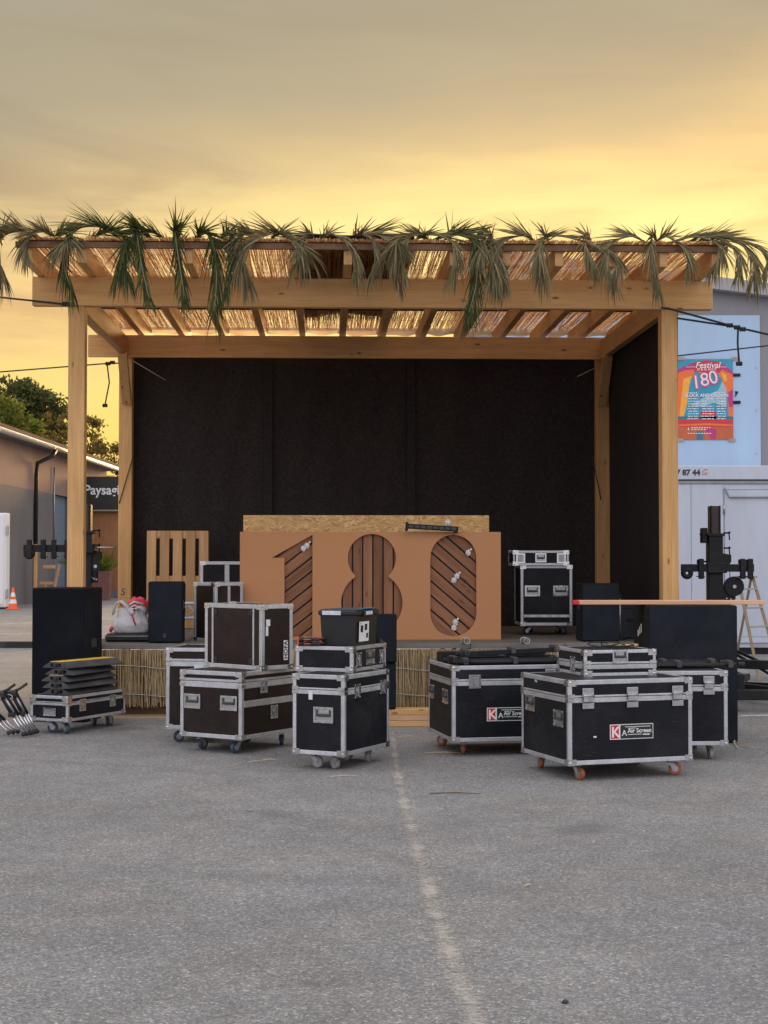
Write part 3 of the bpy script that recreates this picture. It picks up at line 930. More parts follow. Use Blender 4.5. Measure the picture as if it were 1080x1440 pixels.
# ------------------------------------------------------------------ palm fronds along the roof edge
def frond(idx, pe, pt, yt, ytop, kind, label, seed):
    rg = random.Random(seed)
    X_ = lambda px: (px - 540) * 0.00712 + 0.06
    Zf = lambda py: (785 - py) * 0.00703 + 1.65
    xe, xt = X_(pe), X_(pt)
    zt, zp = Zf(yt), Zf(ytop)
    o = thing('palm_frond', label, 'palm frond', S(xe, -0.72, 4.86), SA, 'palm fronds along the front edge of the roof')
    zb = 4.86
    sgn = 1 if xt >= xe else -1
    lat = sgn * rg.uniform(0.12, 0.42) * rg.choice((1, 1, 1, -0.6))
    sz_ = rg.uniform(0.75, 1.2)
    spread = rg.choice((0.32, 0.42, 0.55, 0.75))
    P = [Vector((-lat, 0.42, 0.02)), Vector((-lat * 0.6, 0.15, 0.04)), Vector((-lat * 0.12, -0.04, max(zp - zb - rg.uniform(0.06, 0.16), 0.06))),
         Vector(((xt - xe) * 0.45 + lat * 0.30, -0.15, (zp - zb) * 0.45 - 0.06)), Vector(((xt - xe) * 0.85 + lat * 0.35, -0.20, (zt - zb) * (0.42 if kind in 'Gg' else 0.34))), Vector((xt - xe + lat * 0.12, -0.22, (zt - zb) * (0.80 if kind in 'Gg' else 0.64)))]
    path = []
    for i in range(len(P) - 1):
        p0, p1, p2, p3 = P[max(i - 1, 0)], P[i], P[i + 1], P[min(i + 2, len(P) - 1)]
        for k in range(8):
            t_ = k / 8
            path.append(0.5 * ((2 * p1) + (p2 - p0) * t_ + (2 * p0 - 5 * p1 + 4 * p2 - p3) * t_ * t_ + (3 * p1 - p0 - 3 * p2 + p3) * t_ ** 3))
    path.append(P[-1])
    n = len(path)
    MB().tube(path, [0.011 * (1 - 0.8 * i / n) + 0.002 for i in range(n)], 6).build('stem', M['palm_stem'], o)
    mb = MB()
    cnt = rg.randint(56, 84)
    lean = Vector((rg.uniform(-0.9, 0.9), rg.uniform(-0.3, 0.5), rg.uniform(0.5, 1.0)))
    brush = rg.uniform(0.35, 1.0)
    keep = rg.choice((-1, 1))
    big = 1.25 if kind == 'G' else 1.0
    for i in range(cnt):
        s = 0.10 + 0.90 * (i + rg.random()) / cnt
        f = s * (n - 1)
        k = min(int(f), n - 2)
        p = path[k].lerp(path[k + 1], f - k)
        T = (path[k + 1] - path[k]).normalized()
        side = T.cross(Vector((0, -0.4, 1))).normalized()
        if abs(T.z) > 0.75:
            side = Vector((1, 0, 0))
        up = side.cross(T).normalized()
        if up.z < -0.2:
            up = -up
        for sd in (-1, 1):
            arch = max(0.0, 1 - abs(s - 0.36) / 0.30)
            tail = max(0.0, min(1.0, (s - 0.48) / 0.2))
            if arch > 0.15 and idx > 12 and (sd == keep and rg.random() < 0.6 or rg.random() < 0.15):
                continue
            ln = (0.20 + 0.10 * tail + 0.15 * math.sin(math.pi * min(s * 1.05, 1))) * sz_ * rg.uniform(0.6, 1.15) * (big if s < .5 else 1.0)
            d = side * sd * (0.42 * (1 - tail) + spread * tail) * rg.uniform(0.4, 1.2) * (0.75 if tail < 0.1 else 1.0) + T * (0.95 + 0.3 * tail) + lean * (brush * arch * (1.0 if idx < 12 else 0.65)) * rg.uniform(0.1, 1.2)
            d += Vector((rg.gauss(0, .1), rg.gauss(0, .1), rg.gauss(0, .1) + 0.10 * arch))
            d.normalize()
            gr = Vector((0, 0, -1)) * (rg.uniform(0.05, 0.32) * (1 - 0.6 * arch) + tail * rg.uniform(0.2, 0.9))
            wd = rg.uniform(0.006, 0.0115)
            wv = d.cross(Vector((rg.gauss(0, .3), -1, rg.gauss(0, .3)))).normalized()
            q = p.copy()
            vs = []
            segs = 4
            for m_ in range(segs + 1):
                t_ = m_ / segs
                ww = wd * (1 - t_) ** 0.7 * (1 if m_ else 0.6)
                vs += [q - wv * ww, q + wv * ww]
                d = (d + gr * 0.55).normalized()
                q = q + d * (ln / segs)
            fs = [(2 * m_, 2 * m_ + 1, 2 * m_ + 3, 2 * m_ + 2) for m_ in range(segs)]
            mb.add(vs, fs, True)
    mb.build('leaflets', M['palm_green'] if kind in 'Gg' else M['palm_dry'], o, stuff=True)


FR = [(4, -22, 398, 322, 'd', 'dry palm frond bent outwards past the left end of the roof'),
      (22, 15, 415, 318, 'd', 'grey dry palm frond hanging straight down at the left roof corner'),
      (58, 46, 372, 312, 'd', 'short dry palm frond with upright spikes near the left roof corner'),
      (92, 84, 352, 316, 'd', 'small grey palm tuft lying on the fascia left of the big green frond'),
      (132, 112, 428, 298, 'G', 'largest bright green palm frond, arching over the front beam above the left post'),
      (158, 160, 402, 312, 'g', 'narrow green palm frond just right of the largest green frond'),
      (192, 216, 442, 306, 'G', 'dark green palm frond with a tall fan, second tall fan from the left'),
      (242, 264, 440, 303, 'G', 'dark green palm frond whose closed fan stands up like a spear'),
      (286, 300, 464, 322, 'g', 'green palm frond hanging lowest, to below the front beam at the left'),
      (322, 318, 420, 322, 'g', 'pale green palm frond right of the lowest hanging green one'),
      (344, 352, 425, 325, 'd', 'grey green palm frond crossing the front beam above the third rafter'),
      (378, 354, 418, 332, 'd', 'grey palm frond swept to the left above the left part of the stage'),
      (402, 416, 386, 334, 'd', 'small grey palm frond between the left swept one and the tarpaulin'),
      (432, 428, 374, 330, 'd', 'short pale palm frond at the left edge of the dark tarpaulin'),
      (466, 496, 412, 319, 'd', 'grey palm frond swept to the right with a curled top, over the tarpaulin'),
      (532, 540, 354, 324, 'd', 'dark stubby palm tuft over the middle of the tarpaulin'),
      (578, 568, 432, 316, 'd', 'long narrow grey palm frond at the right edge of the tarpaulin'),
      (590, 570, 402, 314, 'd', 'thin palm frond with upright strands behind the long narrow one'),
      (612, 630, 412, 317, 'd', 'brownish palm frond leaning right, next to the green hanging one'),
      (646, 652, 464, 316, 'g', 'green palm frond hanging lowest right of the middle of the roof'),
      (650, 686, 420, 330, 'd', 'grey palm frond swept right from behind the lowest green one'),
      (692, 710, 426, 336, 'd', 'broad pale palm frond spread like a comb on the front beam'),
      (736, 704, 420, 318, 'd', 'grey palm frond with a twisted tip raised against the bright sky'),
      (768, 765, 416, 338, 'd', 'grey palm frond hanging straight right of the twisted one'),
      (796, 858, 404, 330, 'd', 'brown palm frond swept far to the right over the beam'),
      (886, 868, 418, 324, 'd', 'wide grey palm frond folded back to the left'),
      (922, 930, 440, 330, 'd', 'pale palm frond hanging to the right post'),
      (946, 968, 394, 328, 'd', 'rounded pale palm frond above the right post'),
      (992, 998, 392, 317, 'd', 'spiky palm frond just inside the right end of the front beam'),
      (1004, 1036, 408, 320, 'd', 'brown palm frond hanging past the right end of the beam'),
      (1018, 1058, 416, 317, 'd', 'long drooping palm frond at the right roof corner'),
      (512, 520, 402, 322, 'd', 'thin grey palm frond hanging over the dark tarpaulin, left of the stubby tuft'),
      (828, 836, 388, 327, 'd', 'short ragged palm frond behind the brown one swept far to the right'),
      (680, 668, 372, 326, 'd', 'small curled palm frond between the lowest green one and the comb shaped one'),
      (206, 186, 398, 318, 'g', 'thin green palm frond leaning left behind the tall dark fan'),
      (1030, 1074, 392, 320, 'd', 'outermost palm frond bent out past the right roof corner')]
for i, a in enumerate(FR):
    frond(i, *a, seed=100 + i)

# ------------------------------------------------------------------ flight cases
def _ballcorner():
    b = MB()
    b.ball((0.012, 0.012, 0.012), 0.0215, 10, 7)
    b.box(-0.0045, 0.062, -0.0065, -0.0042, -0.0045, 0.040)
    b.box(-0.0065, -0.0042, -0.0045, 0.062, -0.0045, 0.040)
    b.box(-0.0045, 0.05, -0.0045, 0.05, -0.0065, -0.0042)
    return b.mesh('ball_corner')


def _frame(b, x0, x1, z0, z1, y0, y1, t):
    b.box(x0, x1, y0, y1, z0, z0 + t); b.box(x0, x1, y0, y1, z1 - t, z1)
    b.box(x0, x0 + t, y0, y1, z0 + t, z1 - t); b.box(x1 - t, x1, y0, y1, z0 + t, z1 - t)


def _latch_mesh():
    b = MB()
    _frame(b, -0.052, 0.052, -0.060, 0.055, -0.010, 0.0, 0.017)
    for q in (-0.04, 0.04):
        for z in (-0.05, 0.045):
            b.cyl((q, -0.010, z), (q, -0.013, z), 0.005, n=6)
    return b.mesh('latch')


def _key_mesh():
    b = MB()
    b.cyl((0, -0.002, 0.0), (0, -0.013, 0.0), 0.019, n=12)
    b.box(-0.008, 0.008, -0.020, -0.012, -0.034, 0.032, 0.003)
    b.box(-0.026, 0.026, -0.008, -0.001, 0.012, 0.036, 0.002)
    b.box(-0.026, 0.026, -0.008, -0.001, -0.040, -0.014, 0.002)
    return b.mesh('twist_key')


def _dish_mesh(w2, h2):
    return MB().box(-w2, w2, -0.0022, -0.0006, -h2, h2).mesh('dish')


def _handle_mesh():
    b = MB()
    _frame(b, -0.088, 0.088, -0.062, 0.062, -0.009, 0.0, 0.016)
    for q in (-0.079, 0.079):
        for z in (-0.053, 0.053):
            b.cyl((q, -0.009, z), (q, -0.012, z), 0.005, n=6)
    return b.mesh('handle')


def _grip_mesh():
    b = MB()
    b.box(-0.062, 0.062, -0.022, -0.006, -0.012, 0.010, 0.005)
    b.box(-0.062, -0.052, -0.012, -0.002, 0.010, 0.04, 0.002)
    b.box(0.052, 0.062, -0.012, -0.002, 0.010, 0.04, 0.002)
    return b.mesh('grip')


def _hook_mesh():
    """surface lift-off latch, stepping over the lid line"""
    b = MB()
    b.box(-0.047, 0.047, -0.012, -0.004, 0.010, 0.062, 0.003)
    b.box(-0.040, 0.040, -0.020, -0.010, -0.040, 0.022, 0.004)
    b.box(-0.047, 0.047, -0.014, -0.003, -0.090, -0.046, 0.003)
    b.cyl((-0.045, -0.018, 0.006), (0.045, -0.018, 0.006), 0.008, n=8)
    for q in (-0.028, 0.0, 0.028):
        b.cyl((q, -0.012, 0.045), (q, -0.016, 0.045), 0.006, n=6)
    return b.mesh('hook_latch')


ME = dict(ball=_ballcorner(), latch=_latch_mesh(), key=_key_mesh(), handle=_handle_mesh(), grip=_grip_mesh(), hook=_hook_mesh(),
          ldish=_dish_mesh(0.036, 0.043), hdish=_dish_mesh(0.074, 0.048))


def caster(parent, x, y, h, ang, wheelmat):
    """plate on top at z=h, wheel on the ground"""
    r_ = h * 0.40
    b = MB()
    b.box(-0.045, 0.045, -0.04, 0.04, h - 0.006, h - 0.0005, 0.002)
    b.cyl((0, 0, h - 0.006), (0, 0, h - 0.026), 0.026, n=12)
    for s in (-1, 1):
        b.prism([(-0.022, h - 0.024), (0.024, h - 0.024), (0.052, r_ + 0.012), (0.045, r_ - 0.012), (0.024, r_ - 0.008)], s * 0.021 - 0.002, s * 0.021 + 0.002)
    b.box(-0.024, 0.024, -0.023, 0.023, h - 0.030, h - 0.024)
    b.cyl((0.036, -0.027, r_), (0.036, 0.027, r_), 0.007, n=8)
    c = b.build('caster', M['zinc'], parent, loc=(x, y, 0), rot=(0, 0, ang))
    wb = MB()
    wb.tube([(0.036, -0.0165, r_), (0.036, -0.012, r_), (0.036, 0.012, r_), (0.036, 0.0165, r_)], [r_ * 0.86, r_, r_, r_ * 0.86], 18)
    wb.build('wheel', wheelmat, c)
    wb = MB(); wb.cyl((0.036, -0.0185, r_), (0.036, 0.0185, r_), r_ * 0.5, n=12); wb.build('hub', M['zinc'], c)


def flight_case(name, label, cat, x, y, yaw, w_, d, z0, h, lid=0.0, trim=0.030, lam='laminate_black', wheels=None, feats=(), group='black flight cases with aluminium edges', band=0.030, base=0.0, rot=None):
    """near corner of the case at x,y; front runs along yaw, side runs to the left and back; base = height of what it stands on"""
    o = thing(name, label, cat, (x, y, base), R(yaw), group)
    L = M[lam]
    z0 -= base
    z1 = z0 + h
    pr = 0.003
    if lid:
        zs = z1 - lid
        MB().box(0, w_, 0, d, z0, zs - 0.002).build('shell', L, o)
        MB().box(0, w_, 0, d, zs + 0.002, z1).build('lid', L, o)
    else:
        zs = None
        MB().box(0, w_, 0, d, z0, z1).build('shell', L, o)
    A = M['alu']
    t = trim
    # corner angles
    segs = [(z0, z1)] if not zs else [(z0, zs - 0.002), (zs + 0.002, z1)]
    for (a, b) in segs:
        for cx_ in (0, 1):
            for cy_ in (0, 1):
                xa = -pr if cx_ == 0 else w_ - t
                ya = -pr if cy_ == 0 else d - t
                MB().box(xa, xa + t + pr, ya, ya + t + pr, a, b, 0.004).build('edge_trim', A, o)
    rows = [(z0 - pr, z0 + t), (z1 - t, z1 + pr)]
    if zs:
        rows += [(zs - 0.002 - band, zs - 0.002), (zs + 0.002, zs + band * 0.45)]
    for (a, b) in rows:
        for (u, v) in ((-pr, 0.006), (d - 0.006, d + pr)):
            MB().box(t, w_ - t, u, v, a, b, 0.0025).build('edge_trim', A, o)
        for (u, v) in ((-pr, 0.006), (w_ - 0.006, w_ + pr)):
            MB().box(u, v, t, d - t, a, b, 0.0025).build('edge_trim', A, o)
    for (u, v) in ((0.0, t), (d - t, d)):
        MB().box(t, w_ - t, u + .007, v, z1 + 0.0005, z1 + pr).build('edge_trim', A, o)
    for (u, v) in ((0.0, t), (w_ - t, w_)):
        MB().box(u + .007 if u == 0 else u, v if u == 0 else v - .007, t, d - t, z1 + 0.0005, z1 + pr).build('edge_trim', A, o)
    for cx_ in (0, 1):
        for cy_ in (0, 1):
            for cz_ in (0, 1):
                put('ball_corner', ME['ball'], M['chrome'], o, loc=(cx_ * w_, cy_ * d, z0 if cz_ == 0 else z1), scale=(1 - 2 * cx_, 1 - 2 * cy_, 1 - 2 * cz_))
    if zs:   # braces where the lid meets the corner
        for cx_ in (0, 1):
            for cy_ in (0, 1):
                bx = MB()
                sx, sy = (1 - 2 * cx_), (1 - 2 * cy_)
                for zc in (zs - band * 0.6, zs + band * 0.35):
                    bx.box(cx_ * w_ - sx * 0.006, cx_ * w_ + sx * 0.05, cy_ * d - sy * 0.0062, cy_ * d - sy * 0.0035, zc - 0.014, zc + 0.014)
                    bx.box(cx_ * w_ - sx * 0.0062, cx_ * w_ - sx * 0.0035, cy_ * d - sy * 0.006, cy_ * d + sy * 0.05, zc - 0.014, zc + 0.014)
                bx.build('corner_brace', M['chrome'], o)
    for ft in feats:
        kind, face, u, v = ft[:4]
        if face == 'F':
            loc, rz = (u, -0.003, z0 + v), 0.0
        else:       # side face, u measured from the near corner
            loc, rz = (-0.003, u, z0 + v), R(-90)
        if kind == 'latch':
            q = put('latch', ME['latch'], M['chrome'], o, loc, (0, 0, rz))
            put('dish', ME['ldish'], M['zinc'], q); put('twist_key', ME['key'], M['zinc'], q)
        elif kind == 'hook':
            put('hook_latch', ME['hook'], M['zinc'], o, loc, (0, 0, rz))
        elif kind == 'handle':
            q = put('handle', ME['handle'], M['chrome'], o, loc, (0, 0, rz))
            put('dish', ME['hdish'], M['zinc'], q); put('grip', ME['grip'], M['recess'], q)
        elif kind == 'smallhandle':
            q = put('handle', ME['handle'], M['chrome'], o, loc, (0, 0, rz), scale=(0.72, 1, 0.85))
            put('dish', ME['hdish'], M['recess'], q); put('grip', ME['grip'], M['zinc'], q)
    if wheels:
        hh, wm = wheels
        ins = 0.12
        rg = random.Random(label)
        for (cx_, cy_) in ((ins, ins), (w_ - ins, ins), (ins, d - ins), (w_ - ins, d - ins)):
            caster(o, cx_, cy_, hh - 0.003, rg.uniform(0, 6.28), M[wm])
    return o


def k_sticker(o, x, z, s=1.0):
    st = MB().box(0, 0.36 * s, -0.0042, -0.0035, 0, 0.112 * s).build('sticker', M['white_print'], o, loc=(x, 0, z))
    MB().box(0.006 * s, 0.074 * s, -0.0049, -0.0043, 0.006 * s, 0.106 * s).build('red_field', M['red_print'], st)
    MB().box(0.086 * s, 0.355 * s, -0.0049, -0.0043, 0.005 * s, 0.107 * s).build('dark_field', M['green_black_print'], st)
    put('letter', text_mesh('K', 0.112 * s, bold=0.002), M['white_print'], st, loc=(0.010 * s, -0.0056, 0.017 * s))
    put('lettering', text_mesh('Air Screen', 0.046 * s, bold=0.0008), M['white_print'], st, loc=(0.146 * s, -0.0056, 0.047 * s))
    b = MB()
    b.box(0.125 * s, 0.335 * s, -0.0056, -0.005, 0.090 * s, 0.094 * s)
    b.box(0.150 * s, 0.262 * s, -0.0056, -0.005, 0.032 * s, 0.036 * s)
    b.box(0.150 * s, 0.215 * s, -0.0056, -0.005, 0.079 * s, 0.083 * s)
    b.box(0.272 * s, 0.330 * s, -0.0056, -0.005, 0.028 * s, 0.036 * s)
    b.build('printed_rule', M['white_print'], st)
    b = MB()                    # triangular frame mark left of the words
    for (p, q) in (((0.103, 0.03), (0.118, 0.066)), ((0.118, 0.066), (0.136, 0.03)), ((0.108, 0.041), (0.131, 0.041))):
        p = Vector((p[0] * s, -0.0053, p[1] * s)); q = Vector((q[0] * s, -0.0053, q[1] * s))
        b.tube([p, q], 0.0035 * s, 4)
    b.ball((0.103 * s, -0.005, 0.03 * s), 0.006 * s, 6, 4); b.ball((0.136 * s, -0.005, 0.03 * s), 0.006 * s, 6, 4)
    b.build('emblem', M['white_print'], st)


# the big case in front at the right
rf = flight_case('flight_case', 'large black flight case with orange wheels and K sticker, nearest at the right', 'flight case', 1.361, 11.383, 18.3, 1.024, 0.863, 0.125, 0.618, 0.125,
                 wheels=(0.125, 'wheel_orange'), feats=(('hook', 'F', 0.155, 0.50), ('hook', 'F', 0.52, 0.50), ('hook', 'F', 0.90, 0.50),
                 ('handle', 'S', 0.16, 0.33), ('handle', 'S', 0.68, 0.40)), band=0.036)
k_sticker(rf, 0.335, 0.30)
MB().box(0.20, 0.225, -0.0044, -0.0035, 0.32, 0.332).build('scuff', M['paper'], rf)
put('lettering', text_mesh('P15', 0.03), M['paper'], rf, loc=(-0.0045, 0.60, 0.655 + 0.035), rot=(0, 0, R(-90)))
# its twin behind, to the left
k2 = flight_case('flight_case', 'large black flight case with orange wheels carrying folded black stands', 'flight case', 0.569, 12.828, 11.4, 1.024, 0.863, 0.125, 0.625, 0.125,
                 wheels=(0.125, 'wheel_orange'), feats=(('latch', 'F', 0.19, 0.50), ('hook', 'F', 0.85, 0.53), ('handle', 'S', 0.22, 0.36), ('handle', 'S', 0.72, 0.36)), band=0.036)
k_sticker(k2, 0.295, 0.29)
# the third one further right
r3 = flight_case('flight_case', 'black flight case with grey wheels half hidden behind the nearest one, before the tall speaker', 'flight case', 1.786, 12.575, 2.9, 1.024, 0.843, 0.125, 0.60, 0.125,
                 wheels=(0.125, 'rubber_grey'), feats=(('hook', 'F', 0.87, 0.50), ('hook', 'F', 0.2, 0.50)), band=0.036)
# small case on the nearest one
tcase = flight_case('small_flight_case', 'small flat black flight case lying on the nearest large case', 'flight case', 1.536, 11.808, 14.5, 0.587, 0.575, 0.748, 0.193, 0.105, trim=0.022, base=0.748,
                    feats=(('smallhandle', 'F', 0.29, 0.145), ('latch', 'S', 0.22, 0.085)), band=0.036)
# centre stack
cc_ = flight_case('flight_case', 'upright black flight case with grey wheels in the middle of the row', 'flight case', -0.308, 11.939, 62.9, 0.759, 0.458, 0.12, 0.618, 0.115,
                  wheels=(0.12, 'rubber_grey'), feats=(('latch', 'F', 0.20, 0.49), ('latch', 'F', 0.64, 0.49), ('handle', 'S', 0.18, 0.31)), band=0.034)
MB().box(-0.0044, -0.0035, 0.28, 0.315, 0.545, 0.61, 0).build('torn_tape', M['paper'], cc_)
c2 = flight_case('flight_case', 'flat black rack case between the tote box and the middle case', 'flight case', -0.251, 12.288, 66.5, 0.66, 0.50, 0.744, 0.195, 0.0, trim=0.026, base=0.744,
                 feats=(('latch', 'F', 0.10, 0.095), ('handle', 'F', 0.33, 0.10), ('latch', 'F', 0.56, 0.095)))
# left stack
l1 = flight_case('flight_case', 'wide brown black flight case on blue wheels under the big square case', 'flight case', -1.193, 12.926, 58.2, 0.86, 0.654, 0.13, 0.559, 0.085, lam='laminate_brown', trim=0.032,
                 wheels=(0.13, 'rubber_blue'), feats=(('handle', 'S', 0.13, 0.30), ('handle', 'S', 0.52, 0.30), ('latch', 'F', 0.30, 0.43), ('latch', 'F', 0.45, 0.20)), band=0.05)
MB().box(0.032, 0.83, -0.0036, 0.002, 0.395, 0.45, 0.002).build('edge_trim', M['alu'], l1)
l2 = flight_case('flight_case', 'big square brown black flight case with white label stickers, top of the left stack', 'flight case', -1.044, 13.165, 46.9, 0.36, 0.743, 0.694, 0.555, 0.0, lam='laminate_brown', trim=0.034, base=0.694)
for (u0, u1) in ((0.095, 0.115), (0.63, 0.65)):
    MB().box(-0.0035, 0.002, u0, u1, 0.036, 0.52).build('edge_trim', M['alu'], l2)
for cz in (0.07, 0.485):
    for cy in (0.14, 0.60):
        MB().cyl((-0.0005, cy, cz), (-0.006, cy, cz), 0.028, n=12).build('rubber_foot', M['black_plastic'], l2)
st = MB().box(0.046, 0.094, -0.0042, -0.0035, 0.375, 0.43).build('paper_label', M['paper'], l2)
MB().box(0.042, 0.072, -0.0042, -0.0035, 0.29, 0.372).build('paper_label', M['paper'], l2)
st = MB().box(0.252, 0.302, -0.0042, -0.0035, 0.075, 0.245).build('name_sticker', M['white_print'], l2)
me = text_mesh('HOFA', 0.058, bold=0.0012)
me.transform(Matrix.Rotation(R(-90), 4, 'Y'))
put('lettering', me, M['black_print'], st, loc=(0.296, -0.005, 0.085))
b = MB()
for q in range(7):
    b.tube([(0.0 + q * 0.004, 0.33 + 0.02 * q, 0.558), (0.02 + q * 0.01, 0.36 + 0.02 * q, 0.575), (0.05, 0.40 + 0.015 * q, 0.558)], 0.004, 5)
b.build('strap', M['pale_cord'], l2)
l0 = flight_case('flight_case', 'tall brown black flight case behind the left stack with a paper note', 'flight case', -1.946, 13.80, -8, 0.44, 0.60, 0.13, 0.716, 0.115, lam='laminate_brown', trim=0.030,
                 wheels=(0.13, 'rubber_blue'), band=0.045)
nt = MB().box(0.255, 0.36, -0.0046, -0.0036, 0.63, 0.70).build('paper_note', surf('note_paper', (0.62, 0.70, 0.70), 0.7, ns=20, amt=0.08), l0)
# long low case at the left with cable ramps on it
ll = flight_case('flight_case', 'long low black flight case on blue wheels under the cable ramps', 'flight case', -2.950, 14.40, 66, 0.95, 0.42, 0.125, 0.232, 0.062, trim=0.024, lam='laminate_black',
                 wheels=(0.125, 'rubber_blue'), feats=(('latch', 'F', 0.22, 0.14), ('latch', 'F', 0.72, 0.14)), band=0.022)
hd = put('handle', ME['handle'], M['chrome'], ll, (-0.003, 0.20, 0.21), (0, 0, R(-90)), scale=(0.8, 1, 0.62))
put('dish', ME['hdish'], M['recess'], hd)
# cases on the stage
cb = flight_case('flight_case', 'narrow brown black flight case standing at the stage edge behind the left stack', 'flight case', -1.80, 16.42, 45, 0.38, 0.36, DK + 0.003, 0.63, 0.0, trim=0.034, lam='laminate_brown', base=DK + 0.003,
                 feats=())
MB().box(0.17, 0.205, -0.0036, 0.002, 0.036, 0.595).build('edge_trim', M['alu'], cb)
ca = flight_case('flight_case', 'black flight case with a middle bar at the back left of the stage', 'flight case', -2.20, 18.45, 2, 0.62, 0.5, DK + 0.003, 0.85, 0.0, trim=0.034, base=DK + 0.003)
MB().box(0.29, 0.345, -0.0036, 0.002, 0.036, 0.814).build('edge_trim', M['alu'], ca)
rk = flight_case('rack_case', 'square black rack case on wheels standing alone at the right of the stage', 'rack case', 1.59, 17.9, 2, 0.60, 0.58, DK + 0.115, 0.695, 0.0, trim=0.032, base=DK + 0.002,
                 wheels=(0.113, 'black_rubber'), feats=(('handle', 'F', 0.135, 0.40), ('handle', 'F', 0.465, 0.40)), band=0.03)
MB().box(0.032, 0.568, -0.0035, 0.004, 0.205, 0.238, 0.002).build('edge_trim', M['alu'], rk)
for q in (0.11, 0.24, 0.36, 0.47):
    MB().box(q, q + 0.06, -0.0046, -0.0036, 0.210, 0.234).build('paper_label', M['paper'], rk)
rt = flight_case('small_flight_case', 'shallow silver edged case lying on the rack case', 'flight case', 1.50, 17.86, 1.5, 0.645, 0.5, DK + 0.115 + 0.70, 0.166, 0.0, trim=0.024, base=DK + 0.815,
                 feats=(('latch', 'F', 0.085, 0.082), ('smallhandle', 'F', 0.32, 0.085), ('latch', 'F', 0.56, 0.082)))

# ------------------------------------------------------------------ loudspeakers
def speaker(name, label, x, y, yaw, w_, d, z0, h, grille=True, badge=True, curved=0.0, cat='loudspeaker', group=None, gm='fabric_grille'):
    o = thing(name, label, cat, (x, y, z0), R(yaw), group)
    MB().box(0, w_, 0.02, d, 0.0, h, 0.012).build('cabinet', M['speaker_paint'], o)
    b = MB()
    nseg = 10
    front = [(w_ * (0.012 + 0.976 * i / nseg), 0.018 - curved * math.sin(math.pi * i / nseg) - 0.006) for i in range(nseg + 1)]
    poly = front + [(w_ * 0.988, 0.030), (w_ * 0.012, 0.030)]
    vs = [(x_, y_, 0.015) for x_, y_ in poly] + [(x_, y_, h - 0.015) for x_, y_ in poly]
    n = len(poly)
    fs = [tuple(range(n))[::-1], tuple(range(n, 2 * n))] + [(i, (i + 1) % n, (i + 1) % n + n, i + n) for i in range(n)]
    b.add(vs, fs)
    b.build('grille', M[gm], o)
    if badge:
        MB().box(w_ * 0.46, w_ * 0.54, 0.004 - curved, 0.010 - curved, 0.055, 0.10, 0.003).build('badge', M['recess'], o)
    for s in (0, 1):
        MB().box(-0.001 if s == 0 else w_ - 0.004, 0.004 if s == 0 else w_ + 0.001, d * 0.4, d * 0.68, h * 0.55, h * 0.55 + 0.09, 0.001).build('side_handle', M['recess'], o)
    return o


ls = speaker('subwoofer', 'tall black bass speaker standing left of the stage behind the cable ramps', -3.570, 15.59, -11.3, 0.572, 0.48, 0, 1.352, badge=False, cat='subwoofer', gm='dark_grille')
rs = speaker('subwoofer', 'broad black bass speaker standing right of the stage under the plank', 2.362, 13.75, 1.0, 0.80, 0.75, 0, 1.228, badge=False, cat='subwoofer')
b = MB()
for q in range(3):
    b.box(-0.003, -0.0005, 0.34 + q * 0.075, 0.375 + q * 0.075, 0.97 - q * 0.02, 1.05 - q * 0.03)
b.build('paint_mark', M['paper'], rs)
speaker('loudspeaker', 'black loudspeaker with curved grille at the left front edge of the stage', -2.49, 16.24, 2, 0.357, 0.36, DK + 0.002, 0.645, curved=0.03)
speaker('loudspeaker', 'black loudspeaker at the right of the stage behind the plank', 2.13, 16.5, 4, 0.40, 0.40, DK + 0.002, 0.62, curved=0.025, badge=False)

tb = thing('timber_stack', 'stack of three new timber boards lying on the asphalt before the stage skirt', 'timber', (-1.95, 15.08, 0), R(1.0))
for k in range(3):
    MB().box(0.0 + 0.03 * k, 2.75 - 0.02 * k, 0.0 + 0.004 * k, 0.26, 0.056 * k + 0.001, 0.056 * k + 0.054, 0.004).build('board', M['plank_wood'] if k == 1 else M['spruce_x'], tb)
speaker('loudspeaker', 'lower black loudspeaker standing on the timber boards behind the middle case', -0.08, 15.10, 3, 0.20, 0.18, 0.1695, 0.455, badge=False, curved=0.01)
speaker('loudspeaker', 'upper black loudspeaker stacked behind the tote box', -0.135, 15.08, 3, 0.262, 0.20, 0.6255, 0.475, badge=False, curved=0.012)

# ------------------------------------------------------------------ cut-out board 1 8 0 and booth
bd = thing('cutout_board', 'brown fibreboard sign with the figures 180 cut out over wooden slats', 'sign', (-1.573, 16.80, DK + 0.003), R(2.14))
PP = 2163 / 16.8


def bp(px, py):
    return ((px - 337) / PP, (900.5 - py) / PP)


W_, H_ = 368 / PP, 152 / PP
one = [bp(*p) for p in ((381.6, 785), (438.9, 752.7), (438.9, 896), (399.5, 896), (399.5, 785.2))]
ctr = 522.6
cu1, r1, cu2, r2 = 785.5, 34.0, 848.5, 43.3
a1 = math.atan2(810.3 - cu1, 17.5)
eight = []
r1e = math.hypot(17.5, 810.3 - cu1); r2e = math.hypot(17.5, 848.5 - 810.3)
for i in range(33):      # upper lobe, from right notch counter clockwise over the top to the left notch
    a = -math.asin((810.3 - cu1) / r1) + (math.pi + 2 * math.asin((810.3 - cu1) / r1)) * i / 32
    eight.append(bp(ctr + r1 * math.cos(a), cu1 - r1 * math.sin(a)))
for i in range(37):
    s0 = math.asin((cu2 - 812.0) / r2)
    a = math.pi - s0 + (math.pi + 2 * s0) * i / 36
    eight.append(bp(ctr + r2 * math.cos(a), cu2 - r2 * math.sin(a)))
zero = []
for i in range(17):
    a = math.pi * i / 16
    zero.append(bp(637.7 + 32.6 * math.cos(a), 785.3 - 32.6 * math.sin(a)))
